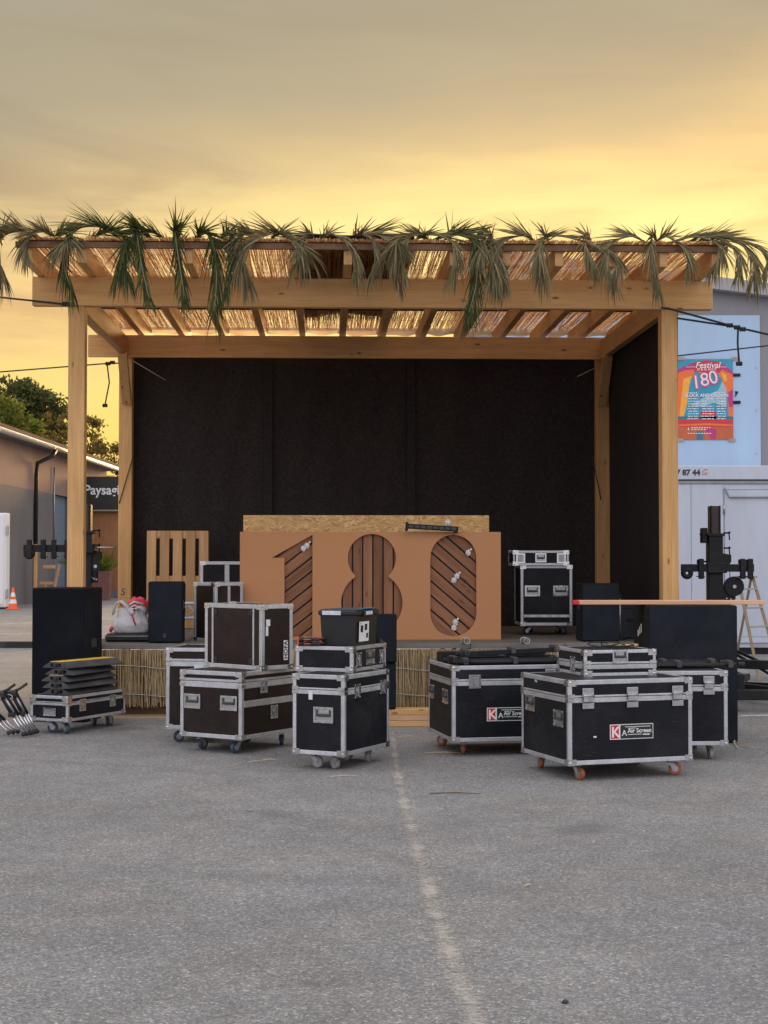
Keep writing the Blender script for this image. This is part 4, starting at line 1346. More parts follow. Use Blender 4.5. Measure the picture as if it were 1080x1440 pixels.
for i in range(17):
    a = math.pi + math.pi * i / 16
    zero.append(bp(637.7 + 32.6 * math.cos(a), 863.0 - 32.6 * math.sin(a)))
put('board', curve_plate([[(0, 0), (W_, 0), (W_, H_), (0, H_)], one, eight, zero], 0.019), M['mdf'], bd, loc=(0, 0.0095, 0))


def clip_poly(poly, x0, x1, z0, z1):
    for ax_, lim, s in ((0, x0, 1), (0, x1, -1), (1, z0, 1), (1, z1, -1)):
        out = []
        for i in range(len(poly)):
            a, b_ = poly[i], poly[(i + 1) % len(poly)]
            da, db = s * (a[ax_] - lim), s * (b_[ax_] - lim)
            if da >= 0:
                out.append(a)
            if da * db < 0:
                t_ = da / (da - db)
                out.append((a[0] + (b_[0] - a[0]) * t_, a[1] + (b_[1] - a[1]) * t_))
        poly = out
        if len(poly) < 3:
            return None
    return poly


def slats(x0, x1, z0, z1, ang, width, gap):
    c = Vector(((x0 + x1) / 2, (z0 + z1) / 2))
    d = Vector((math.cos(ang), math.sin(ang))); n = Vector((-d.y, d.x))
    k = -14
    rg = random.Random(x0)
    for k in range(-14, 15):
        o0 = k * (width + gap)
        q = [c + d * -2 + n * o0, c + d * 2 + n * o0, c + d * 2 + n * (o0 + width), c + d * -2 + n * (o0 + width)]
        pl = clip_poly([tuple(v) for v in q], x0, x1, z0, z1)
        if not pl:
            continue
        yj = rg.uniform(0, 0.006)
        # grain follows the slat: build along local x, then turn
        cen = (sum(p[0] for p in pl) / len(pl), sum(p[1] for p in pl) / len(pl))
        rot = Matrix.Rotation(ang, 2)
        inv = Matrix.Rotation(-ang, 2)
        pl2 = [tuple(inv @ (Vector(p) - Vector(cen))) for p in pl]
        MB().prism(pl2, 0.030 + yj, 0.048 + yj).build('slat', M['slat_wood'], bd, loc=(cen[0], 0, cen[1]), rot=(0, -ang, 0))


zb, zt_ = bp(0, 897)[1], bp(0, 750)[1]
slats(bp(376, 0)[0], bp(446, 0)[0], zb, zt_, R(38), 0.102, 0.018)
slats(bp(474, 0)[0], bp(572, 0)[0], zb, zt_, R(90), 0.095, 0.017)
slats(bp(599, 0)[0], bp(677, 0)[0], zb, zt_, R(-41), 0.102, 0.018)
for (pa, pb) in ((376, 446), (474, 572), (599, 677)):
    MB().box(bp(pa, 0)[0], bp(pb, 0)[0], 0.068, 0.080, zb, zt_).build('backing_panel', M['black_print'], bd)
gm_, gt, gbs, go = newmat('clear_glass')
gbs.inputs['Base Color'].default_value = (0.95, 0.95, 0.95, 1)
gbs.inputs['Roughness'].default_value = 0.03
gbs.inputs['Transmission Weight'].default_value = 0.55
M['glass'] = gm_
for (px_, py_) in ((659, 778), (638.5, 817), (643, 811), (640.5, 876), (638.5, 884), (431, 768), (426, 772)):
    x_, z_ = bp(px_, py_)
    bulb = MB().ball((0, 0, 0), (0.030, 0.011, 0.034), 12, 8).build('bulb', M['glass'], bd, loc=(x_, 0.0175, z_))
    MB().cyl((0.022, 0.004, 0.026), (0.036, 0.006, 0.044), 0.011, n=8).build('socket', M['white_print'], bulb)
# booth made of OSB behind the sign
bo = thing('plywood_booth', 'booth of rough strand board standing behind the cut-out sign', 'booth', (-1.575, 17.22, DK + 0.002), R(2.14))
MB().box(0, 2.76, 0, 0.018, 0, 1.375, 0.001).build('front_panel', M['osb'], bo)
MB().box(0, 0.018, 0.0185, 0.70, 0, 1.20, 0.001).build('side_panel', M['osb'], bo)
MB().box(2.742, 2.76, 0.0185, 0.70, 0, 1.20, 0.001).build('side_panel', M['osb'], bo)
MB().box(0.0185, 2.7415, 0.0185, 0.68, 0.90, 0.918, 0.001).build('shelf', M['osb'], bo)
# light bar lying across the sign's top
lb = thing('light_bar', 'black light bar lying on the top edge of the cut-out sign with a clear bulb', 'light bar', (0.232, 16.78, 1.945), R(2.14), rot=(0, R(3.5), R(2.14)))
MB().box(0.0, 0.58, 0, 0.055, 0.03, 0.085, 0.008).build('housing', M['black_metal'], lb)
for q in range(8):
    MB().box(0.035 + q * 0.067, 0.085 + q * 0.067, -0.004, -0.0005, 0.042, 0.073, 0.001).build('lens', M['recess'], lb)
MB().box(0.0, 0.03, 0.005, 0.05, 0.002, 0.10, 0.004).build('bracket', M['black_metal'], lb)
MB().box(0.53, 0.575, 0.005, 0.05, 0.012, 0.05, 0.004).build('bracket', M['black_metal'], lb)
o = MB().ball((0, 0, 0), (0.035, 0.035, 0.04), 14, 9).build('bulb', M['glass'], lb, loc=(0.46, 0.03, 0.124))

# ------------------------------------------------------------------ pallet
pa = thing('wooden_pallet', 'wooden pallet standing upright against the black backdrop', 'pallet', (-3.03, 19.62, DK + 0.002), R(2.14), rot=(R(-2.5), 0, R(2.14)))
bw, gp = 0.118, (0.782 - 5 * 0.118) / 4
for k in range(5):
    x0 = k * (bw + gp)
    MB().box(x0, x0 + bw, 0, 0.022, 0, 1.245, 0.003).build('board', M['pallet_wood'], pa)
for zc in (0.0, 0.57, 1.145):
    MB().box(0, 0.782, 0.0225, 0.0445, zc + 0.002, zc + 0.10, 0.003).build('cross_board', M['pallet_wood'], pa)
    for x0 in (0.0, 0.341, 0.682):
        MB().box(x0, x0 + 0.1, 0.045, 0.123, zc + 0.002, zc + 0.098, 0.003).build('block', M['pallet_wood'], pa)
for x0 in (0.0, 0.341, 0.682):
    MB().box(x0, x0 + 0.1, 0.1235, 0.145, 0.0, 1.245, 0.003).build('runner', M['pallet_wood'], pa)

# ------------------------------------------------------------------ bags and bits at the stage's left front
from mathutils import noise as mn
fc = thing('flat_black_case', 'flat black soft case under the white shopping bag', 'case', (-2.98, 16.45, DK + 0.002), R(3))
MB().box(0, 0.56, 0, 0.40, 0, 0.085, 0.02).build('body', M['black_plastic'], fc)
MB().box(0.20, 0.36, -0.012, -0.001, 0.03, 0.05, 0.004).build('handle', M['black_rubber'], fc)
zipb = MB().box(0.01, 0.55, -0.003, 0.001, 0.058, 0.064)
zipb.build('zip', M['zinc'], fc)


def crumple(seed, amp, fr):
    off = Vector((seed * 3.1, seed * 1.7, seed))
    return lambda d: 1 + amp * mn.noise(d * fr + off) + amp * 0.5 * mn.noise(d * fr * 2.3 + off)


bag_m = surf('bag_white', (0.82, 0.82, 0.84), 0.3, ns=14, amt=0.05, translucent=0.3, bump=0.3, bs_scale=25)
wb = thing('shopping_bag', 'full white plastic shopping bag with tied handles and red print', 'bag', (-2.73, 16.66, DK + 0.088), R(4))


def bagshape(b, w_, dp, h, seed, pinch=0.45):
    """soft bag: boxy below, drawn in and creased towards the top"""
    nu, nv = 44, 22
    vs, fs = [], []
    for j in range(nv + 1):
        t_ = j / nv
        rad = (0.80 + 0.20 * math.sin(math.pi * min(t_ * 1.5, 1))) * (1 - pinch * max(0, (t_ - 0.45) / 0.55) ** 1.6)
        if j == 0:
            rad = 0.02
        elif j == 1:
            rad *= 0.93
        for i in range(nu):
            a = 2 * math.pi * i / nu
            ca, sa = math.cos(a), math.sin(a)
            cx_ = math.copysign(abs(ca) ** 0.6, ca); sy_ = math.copysign(abs(sa) ** 0.6, sa)
            q = Vector((ca * 1.3, sa * 1.3, t_ * 1.6 + seed))
            fold = 1 + 0.14 * mn.noise(q * 1.6) + 0.11 * mn.noise(Vector((ca * 4, sa * 4, t_ * 1.2 + seed))) + 0.06 * mn.noise(q * 6)
            z = max(0.003, h * max(0, (j - 1)) / (nv - 1) * (1 + 0.10 * mn.noise(Vector((ca * 2, sa * 2, seed))) * t_))
            vs.append((cx_ * rad * w_ * fold, sy_ * rad * dp * fold, z))
    for j in range(nv):
        for i in range(nu):
            fs.append((j * nu + i, j * nu + (i + 1) % nu, (j + 1) * nu + (i + 1) % nu, (j + 1) * nu + i))
    fs.append(tuple(range(nv * nu, nv * nu + nu)))
    return b.add(vs, fs, True)


b = bagshape(MB(), 0.205, 0.15, 0.265, 3.0, 0.20)
b.build('sack', bag_m, wb)
def ribbon(pts, wv, name, mat, parent):
    vs, fs = [], []
    for p in pts:
        vs += [Vector(p) - Vector(wv), Vector(p) + Vector(wv)]
    n = len(pts)
    fs = [(2 * k, 2 * k + 1, 2 * k + 3, 2 * k + 2) for k in range(n - 1)]
    o = MB().add(vs, fs, True).build(name, mat, parent)
    md = o.modifiers.new('thickness', 'SOLIDIFY'); md.thickness = 0.006
    return o


ribbon([(-0.185, -0.07, 0.20), (-0.175, -0.08, 0.27), (-0.145, -0.085, 0.335), (-0.10, -0.085, 0.345), (-0.055, -0.085, 0.31), (-0.02, -0.085, 0.26), (0.01, -0.09, 0.20)], (0.012, 0.03, 0.010), 'handle', bag_m, wb)
ribbon([(0.03, -0.10, 0.20), (0.06, -0.12, 0.265), (0.10, -0.12, 0.285), (0.14, -0.11, 0.265), (0.17, -0.09, 0.20)], (0.010, 0.03, 0.012), 'handle', bag_m, wb)
red_m = surf('bag_red', (0.62, 0.05, 0.08), 0.4, ns=12, amt=0.2)
for (p, q, r_) in (((0.01, -0.158, 0.22), (0.06, -0.165, 0.09), 0.010), ((0.03, -0.15, 0.25), (0.05, -0.15, 0.262), 0.012), ((-0.215, -0.09, 0.02), (-0.195, -0.10, 0.075), 0.022), ((0.17, -0.115, 0.15), (0.205, -0.085, 0.09), 0.007)):
    MB().tube([p, ((p[0] + q[0]) / 2, (p[1] + q[1]) / 2 - 0.006, (p[2] + q[2]) / 2), q], [r_ * 0.7, r_, r_ * 0.7], 6).build('red_print', red_m, wb)
rb = thing('red_bundle', 'crumpled red and white plastic bundle poking out above the white bag', 'bundle', (-2.70, 16.86, DK + 0.088), 0.0)
MB().ball((0, 0, 0.275), (0.118, 0.09, 0.105), 24, 16, crumple(2, 0.28, 2.6)).build('wrap', red_m, rb)
for k in range(2):
    MB().tube([(-0.085 + 0.012 * k, -0.085, 0.25 + 0.045 * k), (-0.02, -0.112, 0.295 + 0.04 * k), (0.08, -0.08, 0.255 + 0.05 * k)], 0.011, 5).build('stripe', bag_m, rb)
MB().ball((0, 0, 0.115), (0.09, 0.07, 0.115), 14, 10, crumple(5, 0.2, 2)).build('lower_fold', bag_m, rb)
fo = thing('foil_ball', 'shiny crumpled silver foil ball beside the white bag', 'foil', (-2.42, 16.85, DK + 0.002), 0.0)
b = MB().ball((0, 0, 0.355), (0.125, 0.10, 0.12), 22, 15, crumple(9, 0.3, 4.2))
b.sm = [False] * len(b.sm)
b.build('foil', M['chrome'], fo)
tb_ = thing('teal_bag', 'dark teal cloth bag under the foil ball', 'bag', (-2.46, 16.80, DK + 0.002), 0.0)
teal = surf('teal_cloth', (0.02, 0.09, 0.10), 0.8, ns=8, amt=0.4, bump=0.3)
b = MB().ball((0, 0, 0.14), (0.16, 0.13, 0.15), 20, 14, crumple(4, 0.16, 2.2))
for v in b.v:
    v.z = max(v.z, 0.003)
b.build('sack', teal, tb_)
MB().tube([(-0.08, -0.10, 0.20), (-0.03, -0.14, 0.245), (0.04, -0.13, 0.21)], 0.012, 6).build('handle', teal, tb_)
# little white lattice truss seen between speaker and case
tr = thing('lattice_truss', 'small pale lattice truss piece between the left loudspeaker and the narrow case', 'truss', (-2.24, 17.3, DK + 0.002), R(2))
for zc in (0.22, 0.385):
    for yc in (0.0, 0.14):
        MB().cyl((-0.1, yc, zc), (0.42, yc, zc), 0.014, n=8).build('chord', M['white_paint'], tr)
for q in range(4):
    x0 = -0.08 + q * 0.12
    MB().cyl((x0, 0, 0.23), (x0 + 0.11, 0, 0.375), 0.006, n=6).build('lattice_bar', M['white_paint'], tr)
    MB().cyl((x0, 0, 0.375), (x0 + 0.11, 0, 0.23), 0.006, n=6).build('lattice_bar', M['white_paint'], tr)
for x0 in (-0.05, 0.36):
    MB().cyl((x0, 0.07, 0), (x0, 0.07, 0.385), 0.012, n=8).build('foot_post', M['black_metal'], tr)
dk = thing('black_trunk', 'plain black trunk at the right edge of the stage beside the bass speaker', 'trunk', (2.56, 17.1, DK + 0.002), R(2))
MB().box(0, 0.38, 0, 0.5, 0, 0.40, 0.01).build('body', surf('trunk_blue_black', (0.012, 0.016, 0.028), 0.5, ns=5, amt=0.3), dk)
MB().box(-0.004, 0.384, -0.004, 0.504, 0.33, 0.345, 0.002).build('rim', M['black_metal'], dk)
MB().box(0.14, 0.24, -0.02, -0.002, 0.2, 0.225, 0.004).build('handle', M['black_rubber'], dk)
pl = thing('stand_pole', 'thin grey speaker pole standing beside the right loudspeaker', 'pole', (2.585, 16.88, DK + 0.002), 0.0)
MB().cyl((0, 0, 0.02), (0, 0, 0.47), 0.014, n=10).build('tube', M['zinc'], pl)
MB().lathe([(0.07, 0.0), (0.07, 0.012), (0.02, 0.022)], 14).build('foot', M['black_metal'], pl)
MB().box(-0.02, 0.02, -0.02, 0.02, 0.46, 0.50, 0.004).build('clamp', M['black_metal'], pl)
for xx, lab in ((0.839, 'small steel cable loop on the stage edge above the folded stands, the left one'), (1.463, 'small steel cable loop on the stage edge near the nearest flat case')):
    o = thing('cable_loop', lab, 'cable loop', (xx, 16.115, DK + 0.002), 0.0, 'cable loops on the stage edge')
    MB().torus((0, 0, 0.030), 0.036, 0.0075, 'Y', 18, 6).torus((0.028, -0.02, 0.028), 0.030, 0.007, 'Y', 18, 6).build('loop', M['zinc'], o)
    MB().cyl((-0.02, -0.02, 0.006), (0.05, 0.0, 0.006), 0.008, n=6).build('ferrule', M['recess'], o)

# ------------------------------------------------------------------ plank, folded stands, cables
pk = thing('wooden_plank', 'long pinkish plank with a red end lying across the right bass speaker', 'plank', (1.72, 13.95, 1.2305), R(-0.5))
MB().box(0.05, 1.73, 0, 0.20, 0, 0.036, 0.003).build('plank', M['plank_wood'], pk)
MB().box(0.0, 0.0495, 0, 0.20, 0.0, 0.036, 0.003).build('red_end', surf('red_end_paint', (0.6, 0.03, 0.05), 0.6, ns=20, amt=0.2), pk)


def bar_stand(label, x, y, z, yaw, length, rows, grp='folded black stands on the flight cases', tilt=0.0):
    o = thing('folded_stand', label, 'folded stand', (x, y, z), 0, grp, rot=(0, R(tilt), R(yaw)))
    for (dy, dz, r_, sq) in rows:
        if sq:
            MB().box(0.02, length - 0.03, dy - r_, dy + r_, dz, dz + 2 * r_, 0.004).build('rail', M['black_metal'], o)
        else:
            MB().cyl((0.0, dy, dz + r_), (length, dy, dz + r_), r_, n=10).build('tube', M['black_metal'], o)
    for q in (0.08, 0.52, 0.93):
        MB().box(length * q - 0.02, length * q + 0.02, rows[0][0] - 0.04, rows[-1][0] + 0.04, 0.004, 0.062, 0.005).build('clamp', M['grey_plastic'], o)
    MB().cyl((length * 0.08, rows[0][0] - 0.04, 0.035), (length * 0.08, rows[0][0] - 0.085, 0.035), 0.012, n=8).build('knob', M['black_rubber'], o)
    MB().cyl((length - 0.01, rows[0][0], 0.03), (length + 0.05, rows[0][0], 0.03), 0.022, n=10).build('rubber_foot', M['black_rubber'], o)
    return o


zk = 0.7535
bar_stand('long folded black stand nearest the front on the K sticker case', 0.60, 12.96, zk, 11.4, 0.98, [(-0.03, 0.0, 0.022, 0), (0.05, 0.0, 0.024, 1)])
bar_stand('folded black stand with flat rails in the middle of the K sticker case', 0.52, 13.16, zk, 12.5, 1.00, [(-0.03, 0.0, 0.030, 1), (0.06, 0.0, 0.022, 0)])
bar_stand('folded black stand at the back of the K sticker case', 0.46, 13.38, zk, 9.0, 0.98, [(-0.04, 0.0, 0.045, 1), (0.08, 0.0, 0.040, 1)])
bar_stand('folded black stand slanting across the other stands', 0.62, 13.02, zk + 0.066, 17.0, 0.96, [(0.0, 0.0, 0.020, 1), (0.05, 0.0, 0.016, 0)], tilt=-1.5)
bar_stand('folded black stand lying on the case before the right bass speaker, front one', 1.92, 12.95, 0.7285, 2.0, 1.06, [(-0.03, 0.0, 0.019, 0), (0.05, 0.0, 0.019, 0)])
bar_stand('folded black stand lying on the case before the right bass speaker, rear one', 1.86, 13.18, 0.7285, 2.0, 1.02, [(-0.02, 0.0, 0.021, 0), (0.05, 0.012, 0.019, 1)])
cbm = M['black_rubber']
b = MB()
zt = 0.9455
pts = []
for k in range(46):
    a = k / 45 * 2 * math.pi * 2.4
    pts.append((1.66 + 0.10 * math.cos(a) + 0.006 * k, 12.18 + 0.09 * math.sin(a) + 0.002 * k, zt + 0.008 + 0.030 * abs(math.sin(a * 0.5 + 1)) * (1 if k < 28 else 0.3)))
b.tube(pts, 0.006, 6)
o = tag(b.build('cable', cbm), 'thin black cable looped loosely on the small flat case', 'cable')
lk = thing('cable_plug', 'row of brass plugs lying on the small flat case', 'plugs', (1.78, 12.22, zt), R(14))
for k in range(4):
    MB().cyl((0.07 * k, 0.02 * (k % 2), 0.012), (0.07 * k + 0.05, 0.02 * (k % 2) + 0.004, 0.012), 0.011, n=8).build('plug', surf('brass', (0.5, 0.36, 0.16), 0.4, 0.7) if k == 0 else bpy.data.materials['brass'], lk)

# ------------------------------------------------------------------ tote box and gloves on the middle stack
tt = thing('tote_box', 'black plastic tote box with lid, labels and a product sticker', 'tote box', (-0.232, 12.36, 0.9425), R(66.5))


def taper(mb_, x0, x1, y0, y1, z0, z1, k):
    cx_, cy_ = (x0 + x1) / 2, (y0 + y1) / 2
    lo = [(cx_ + (x_ - cx_) * k, cy_ + (y_ - cy_) * k, z0) for x_, y_ in ((x0, y0), (x1, y0), (x1, y1), (x0, y1))]
    hi = [(x_, y_, z1) for x_, y_ in ((x0, y0), (x1, y0), (x1, y1), (x0, y1))]
    mb_.add(lo + hi, [(3, 2, 1, 0), (4, 5, 6, 7)] + [(i, (i + 1) % 4, (i + 1) % 4 + 4, i + 4) for i in range(4)])
    return mb_


taper(MB(), 0, 0.44, 0, 0.31, 0, 0.245, 0.94).build('tub', M['black_plastic'], tt)
MB().box(-0.016, 0.456, -0.016, 0.326, 0.2455, 0.288, 0.010).build('lid', M['black_plastic'], tt)
MB().box(0.0, 0.44, 0.0, 0.31, 0.2885, 0.296, 0.004).build('lid_panel', M['grey_plastic'], tt)
MB().box(-0.0175, -0.0162, 0.12, 0.285, 0.250, 0.284).build('lid_label', surf('lid_label', (0.55, 0.60, 0.68), 0.4, ns=18, amt=0.25), tt)
MB().box(0.12, 0.30, -0.028, -0.0165, 0.236, 0.286, 0.006).build('clip', M['black_plastic'], tt)
MB().box(0.15, 0.28, -0.0295, -0.0285, 0.250, 0.278).build('clip_label', bpy.data.materials['lid_label'], tt)
MB().box(0.14, 0.34, -0.012, 0.02, 0.2965, 0.304, 0.002).build('grip_edge', surf('blue_plastic', (0.03, 0.22, 0.32), 0.4, ns=12, amt=0.1), tt)
stk = MB().box(0.06, 0.25, 0.0008, 0.0020, 0.035, 0.195).build('product_sticker', M['paper'], tt, rot=(R(2), 0, 0), loc=(0, -0.006, 0))
for (u0, u1, v0, v1) in ((0.085, 0.135, 0.11, 0.165), (0.165, 0.215, 0.125, 0.175), (0.20, 0.235, 0.06, 0.10)):
    MB().box(u0, u1, -0.0004, 0.0004, v0, v1).build('pictogram', M['black_print'], stk)
MB().box(0.07, 0.10, -0.0004, 0.0004, 0.175, 0.188).build('pictogram', surf('green_ink', (0.3, 0.45, 0.1), 0.5), stk)
gv = thing('work_glove', 'pair of black work gloves with orange edges lying left of the tote box', 'gloves', (-0.60, 12.46, 0.9425), R(10))
org = surf('orange_rubber', (0.75, 0.10, 0.025), 0.6, ns=14, amt=0.15)
for k in range(2):
    zz_ = 0.002 + 0.034 * k
    vsfn = lambda d: 1 + 0.12 * mn.noise(d * 2.5 + Vector((k, 2, 1)))
    MB().ball((0, 0, zz_ + 0.016), (0.062, 0.048, 0.016), 16, 8, vsfn).build('palm', M['black_rubber'], gv)
    for q in range(4):
        dy = -0.036 + 0.024 * q
        MB().tube([(0.045, dy, zz_ + 0.016), (0.085, dy + 0.004, zz_ + 0.020), (0.118 - 0.008 * abs(q - 1.5), dy + 0.008, zz_ + 0.014)], [0.013, 0.012, 0.008], 8).build('finger', M['black_rubber'], gv)
        MB().tube([(0.05, dy - 0.010, zz_ + 0.026), (0.085, dy - 0.006, zz_ + 0.030), (0.116 - 0.008 * abs(q - 1.5), dy, zz_ + 0.022)], 0.0022, 5).build('piping', org, gv)
    MB().tube([(0.0, -0.04, zz_ + 0.016), (0.03, -0.072, zz_ + 0.02), (0.065, -0.085, zz_ + 0.014)], [0.014, 0.013, 0.009], 8).build('thumb', M['black_rubber'], gv)
    MB().torus((0, 0, zz_ + 0.016), 0.056, 0.0035, 'Z', 20, 6).build('piping', org, gv)
    MB().tube([(-0.095, 0, zz_ + 0.016), (-0.05, 0, zz_ + 0.016)], [0.020, 0.018], 8).build('cuff', M['black_rubber'], gv)
    MB().torus((-0.095, 0, zz_ + 0.016), 0.020, 0.004, 'X', 14, 5).build('cuff_edge', org, gv)
wd = thing('rubber_wedge', 'small black wedge on the rack case behind the tote box', 'wedge', (-0.035, 12.80, 0.9425), R(66))
MB().prism([(0, 0), (0.12, 0), (0, 0.05)], 0, 0.08).build('wedge', M['black_rubber'], wd)
MB().box(0.01, 0.05, -0.004, -0.0005, 0.008, 0.03, 0.001).build('grip_rib', M['grey_plastic'], wd)

# ------------------------------------------------------------------ cable ramps on the long low case
zr = 0.3605
rg = random.Random(12)
prof = [(-0.16, 0.0), (-0.155, 0.012), (-0.075, 0.056), (0.075, 0.056), (0.155, 0.012), (0.16, 0.0)]
holes = [[(x0, 0.010), (x0 + 0.034, 0.010), (x0 + 0.034, 0.044), (x0, 0.044)] for x0 in (-0.062, -0.017, 0.028)]
ramp_me = curve_plate([prof] + holes, 0.80)
descr = ['bottom one of the stack of cable ramps on the long low case', 'second cable ramp from the bottom of the stack', 'third cable ramp from the bottom, turned a little', 'fourth cable ramp, just under the yellow topmost one', 'topmost cable ramp with its yellow lid showing']
F66 = Vector((math.cos(R(66)), math.sin(R(66)), 0)); L66 = Vector((-F66.y, F66.x, 0))
for k in range(5):
    ctr_ = Vector((-2.95, 14.40, 0)) + F66 * (0.50 + rg.uniform(-.03, .03)) + L66 * (0.20 + rg.uniform(-.02, .02))
    yaw = 66 - 90 + (rg.uniform(-4, 4) if k < 3 else (5, -5)[k - 3])
    o = thing('cable_ramp', 'black rubber ' + descr[k], 'cable ramp', (ctr_.x, ctr_.y, zr + 0.0625 * k), R(yaw), 'cable ramps stacked on the long low case')
    put('body', ramp_me, M['black_rubber'] if k % 2 else M['grey_plastic'], o)
    MB().box(-0.072, 0.072, -0.398, 0.398, 0.0562, 0.0618, 0.002).build('lid', M['yellow_plastic'] if k in (4, 2, 0) else M['black_rubber'], o, label='yellow lid' if k in (4, 2, 0) else None)
    MB().box(-0.02, 0.02, -0.425, -0.4005, 0.012, 0.044, 0.004).build('connector_tongue', M['black_rubber'], o)

# ------------------------------------------------------------------ folded chrome tripods at the left edge
def tripod(label, x, y, yaw, ang, ln):
    o = thing('folded_tripod', label, 'tripod', (x, y, 0.0), R(yaw), 'folded tripods on the asphalt at the left')
    up = Vector((-math.cos(ang), 0, math.sin(ang)))
    p0 = Vector((0.0, 0, 0.035))
    for k in range(3):
        dy = (k - 1) * 0.05
        a = p0 + Vector((k * 0.02, dy, 0)); e = a + up * ln + Vector((0, -dy * 0.5, 0))
        lg = MB().tube([a, a.lerp(e, .5)], 0.0095, 8).build('leg', M['chrome'], o)
        MB().tube([a.lerp(e, .48), e], 0.014, 8).build('upper_tube', M['zinc'] if k == 1 else M['black_metal'], lg)
        MB().ball(tuple(a), 0.022, 8, 6).build('rubber_foot', M['black_rubber'], lg)
    e = p0 + up * ln
    MB().box(e.x - 0.05, e.x + 0.05, e.y - 0.05, e.y + 0.05, e.z - 0.03, e.z + 0.035, 0.012).build('head', M['black_plastic'], o)
    MB().tube([e + Vector((0, 0, 0.02)), e + Vector((0.07, -0.03, 0.05)), e + Vector((0.14, -0.03, 0.10))], 0.013, 8).build('pan_handle', M['black_rubber'], o)
    m_ = p0 + up * ln * 0.5
    MB().box(m_.x - 0.03, m_.x + 0.03, m_.y - 0.06, m_.y + 0.06, m_.z - 0.02, m_.z + 0.02, 0.006).build('collar', M['black_plastic'], o)
    MB().torus((e.x - 0.02, e.y - 0.06, e.z - 0.03), 0.03, 0.007, 'Y', 14, 6).build('strap', M['zinc'], o)
    return o


tripod('folded chrome tripod leaning towards the long low case', -3.31, 14.22, 0, R(58), 0.42)
tripod('second folded chrome tripod right behind the first one', -3.27, 14.36, 8, R(62), 0.40)
tripod('folded dark tripod lying at the very left edge of the picture', -3.46, 14.34, -15, R(40), 0.36)

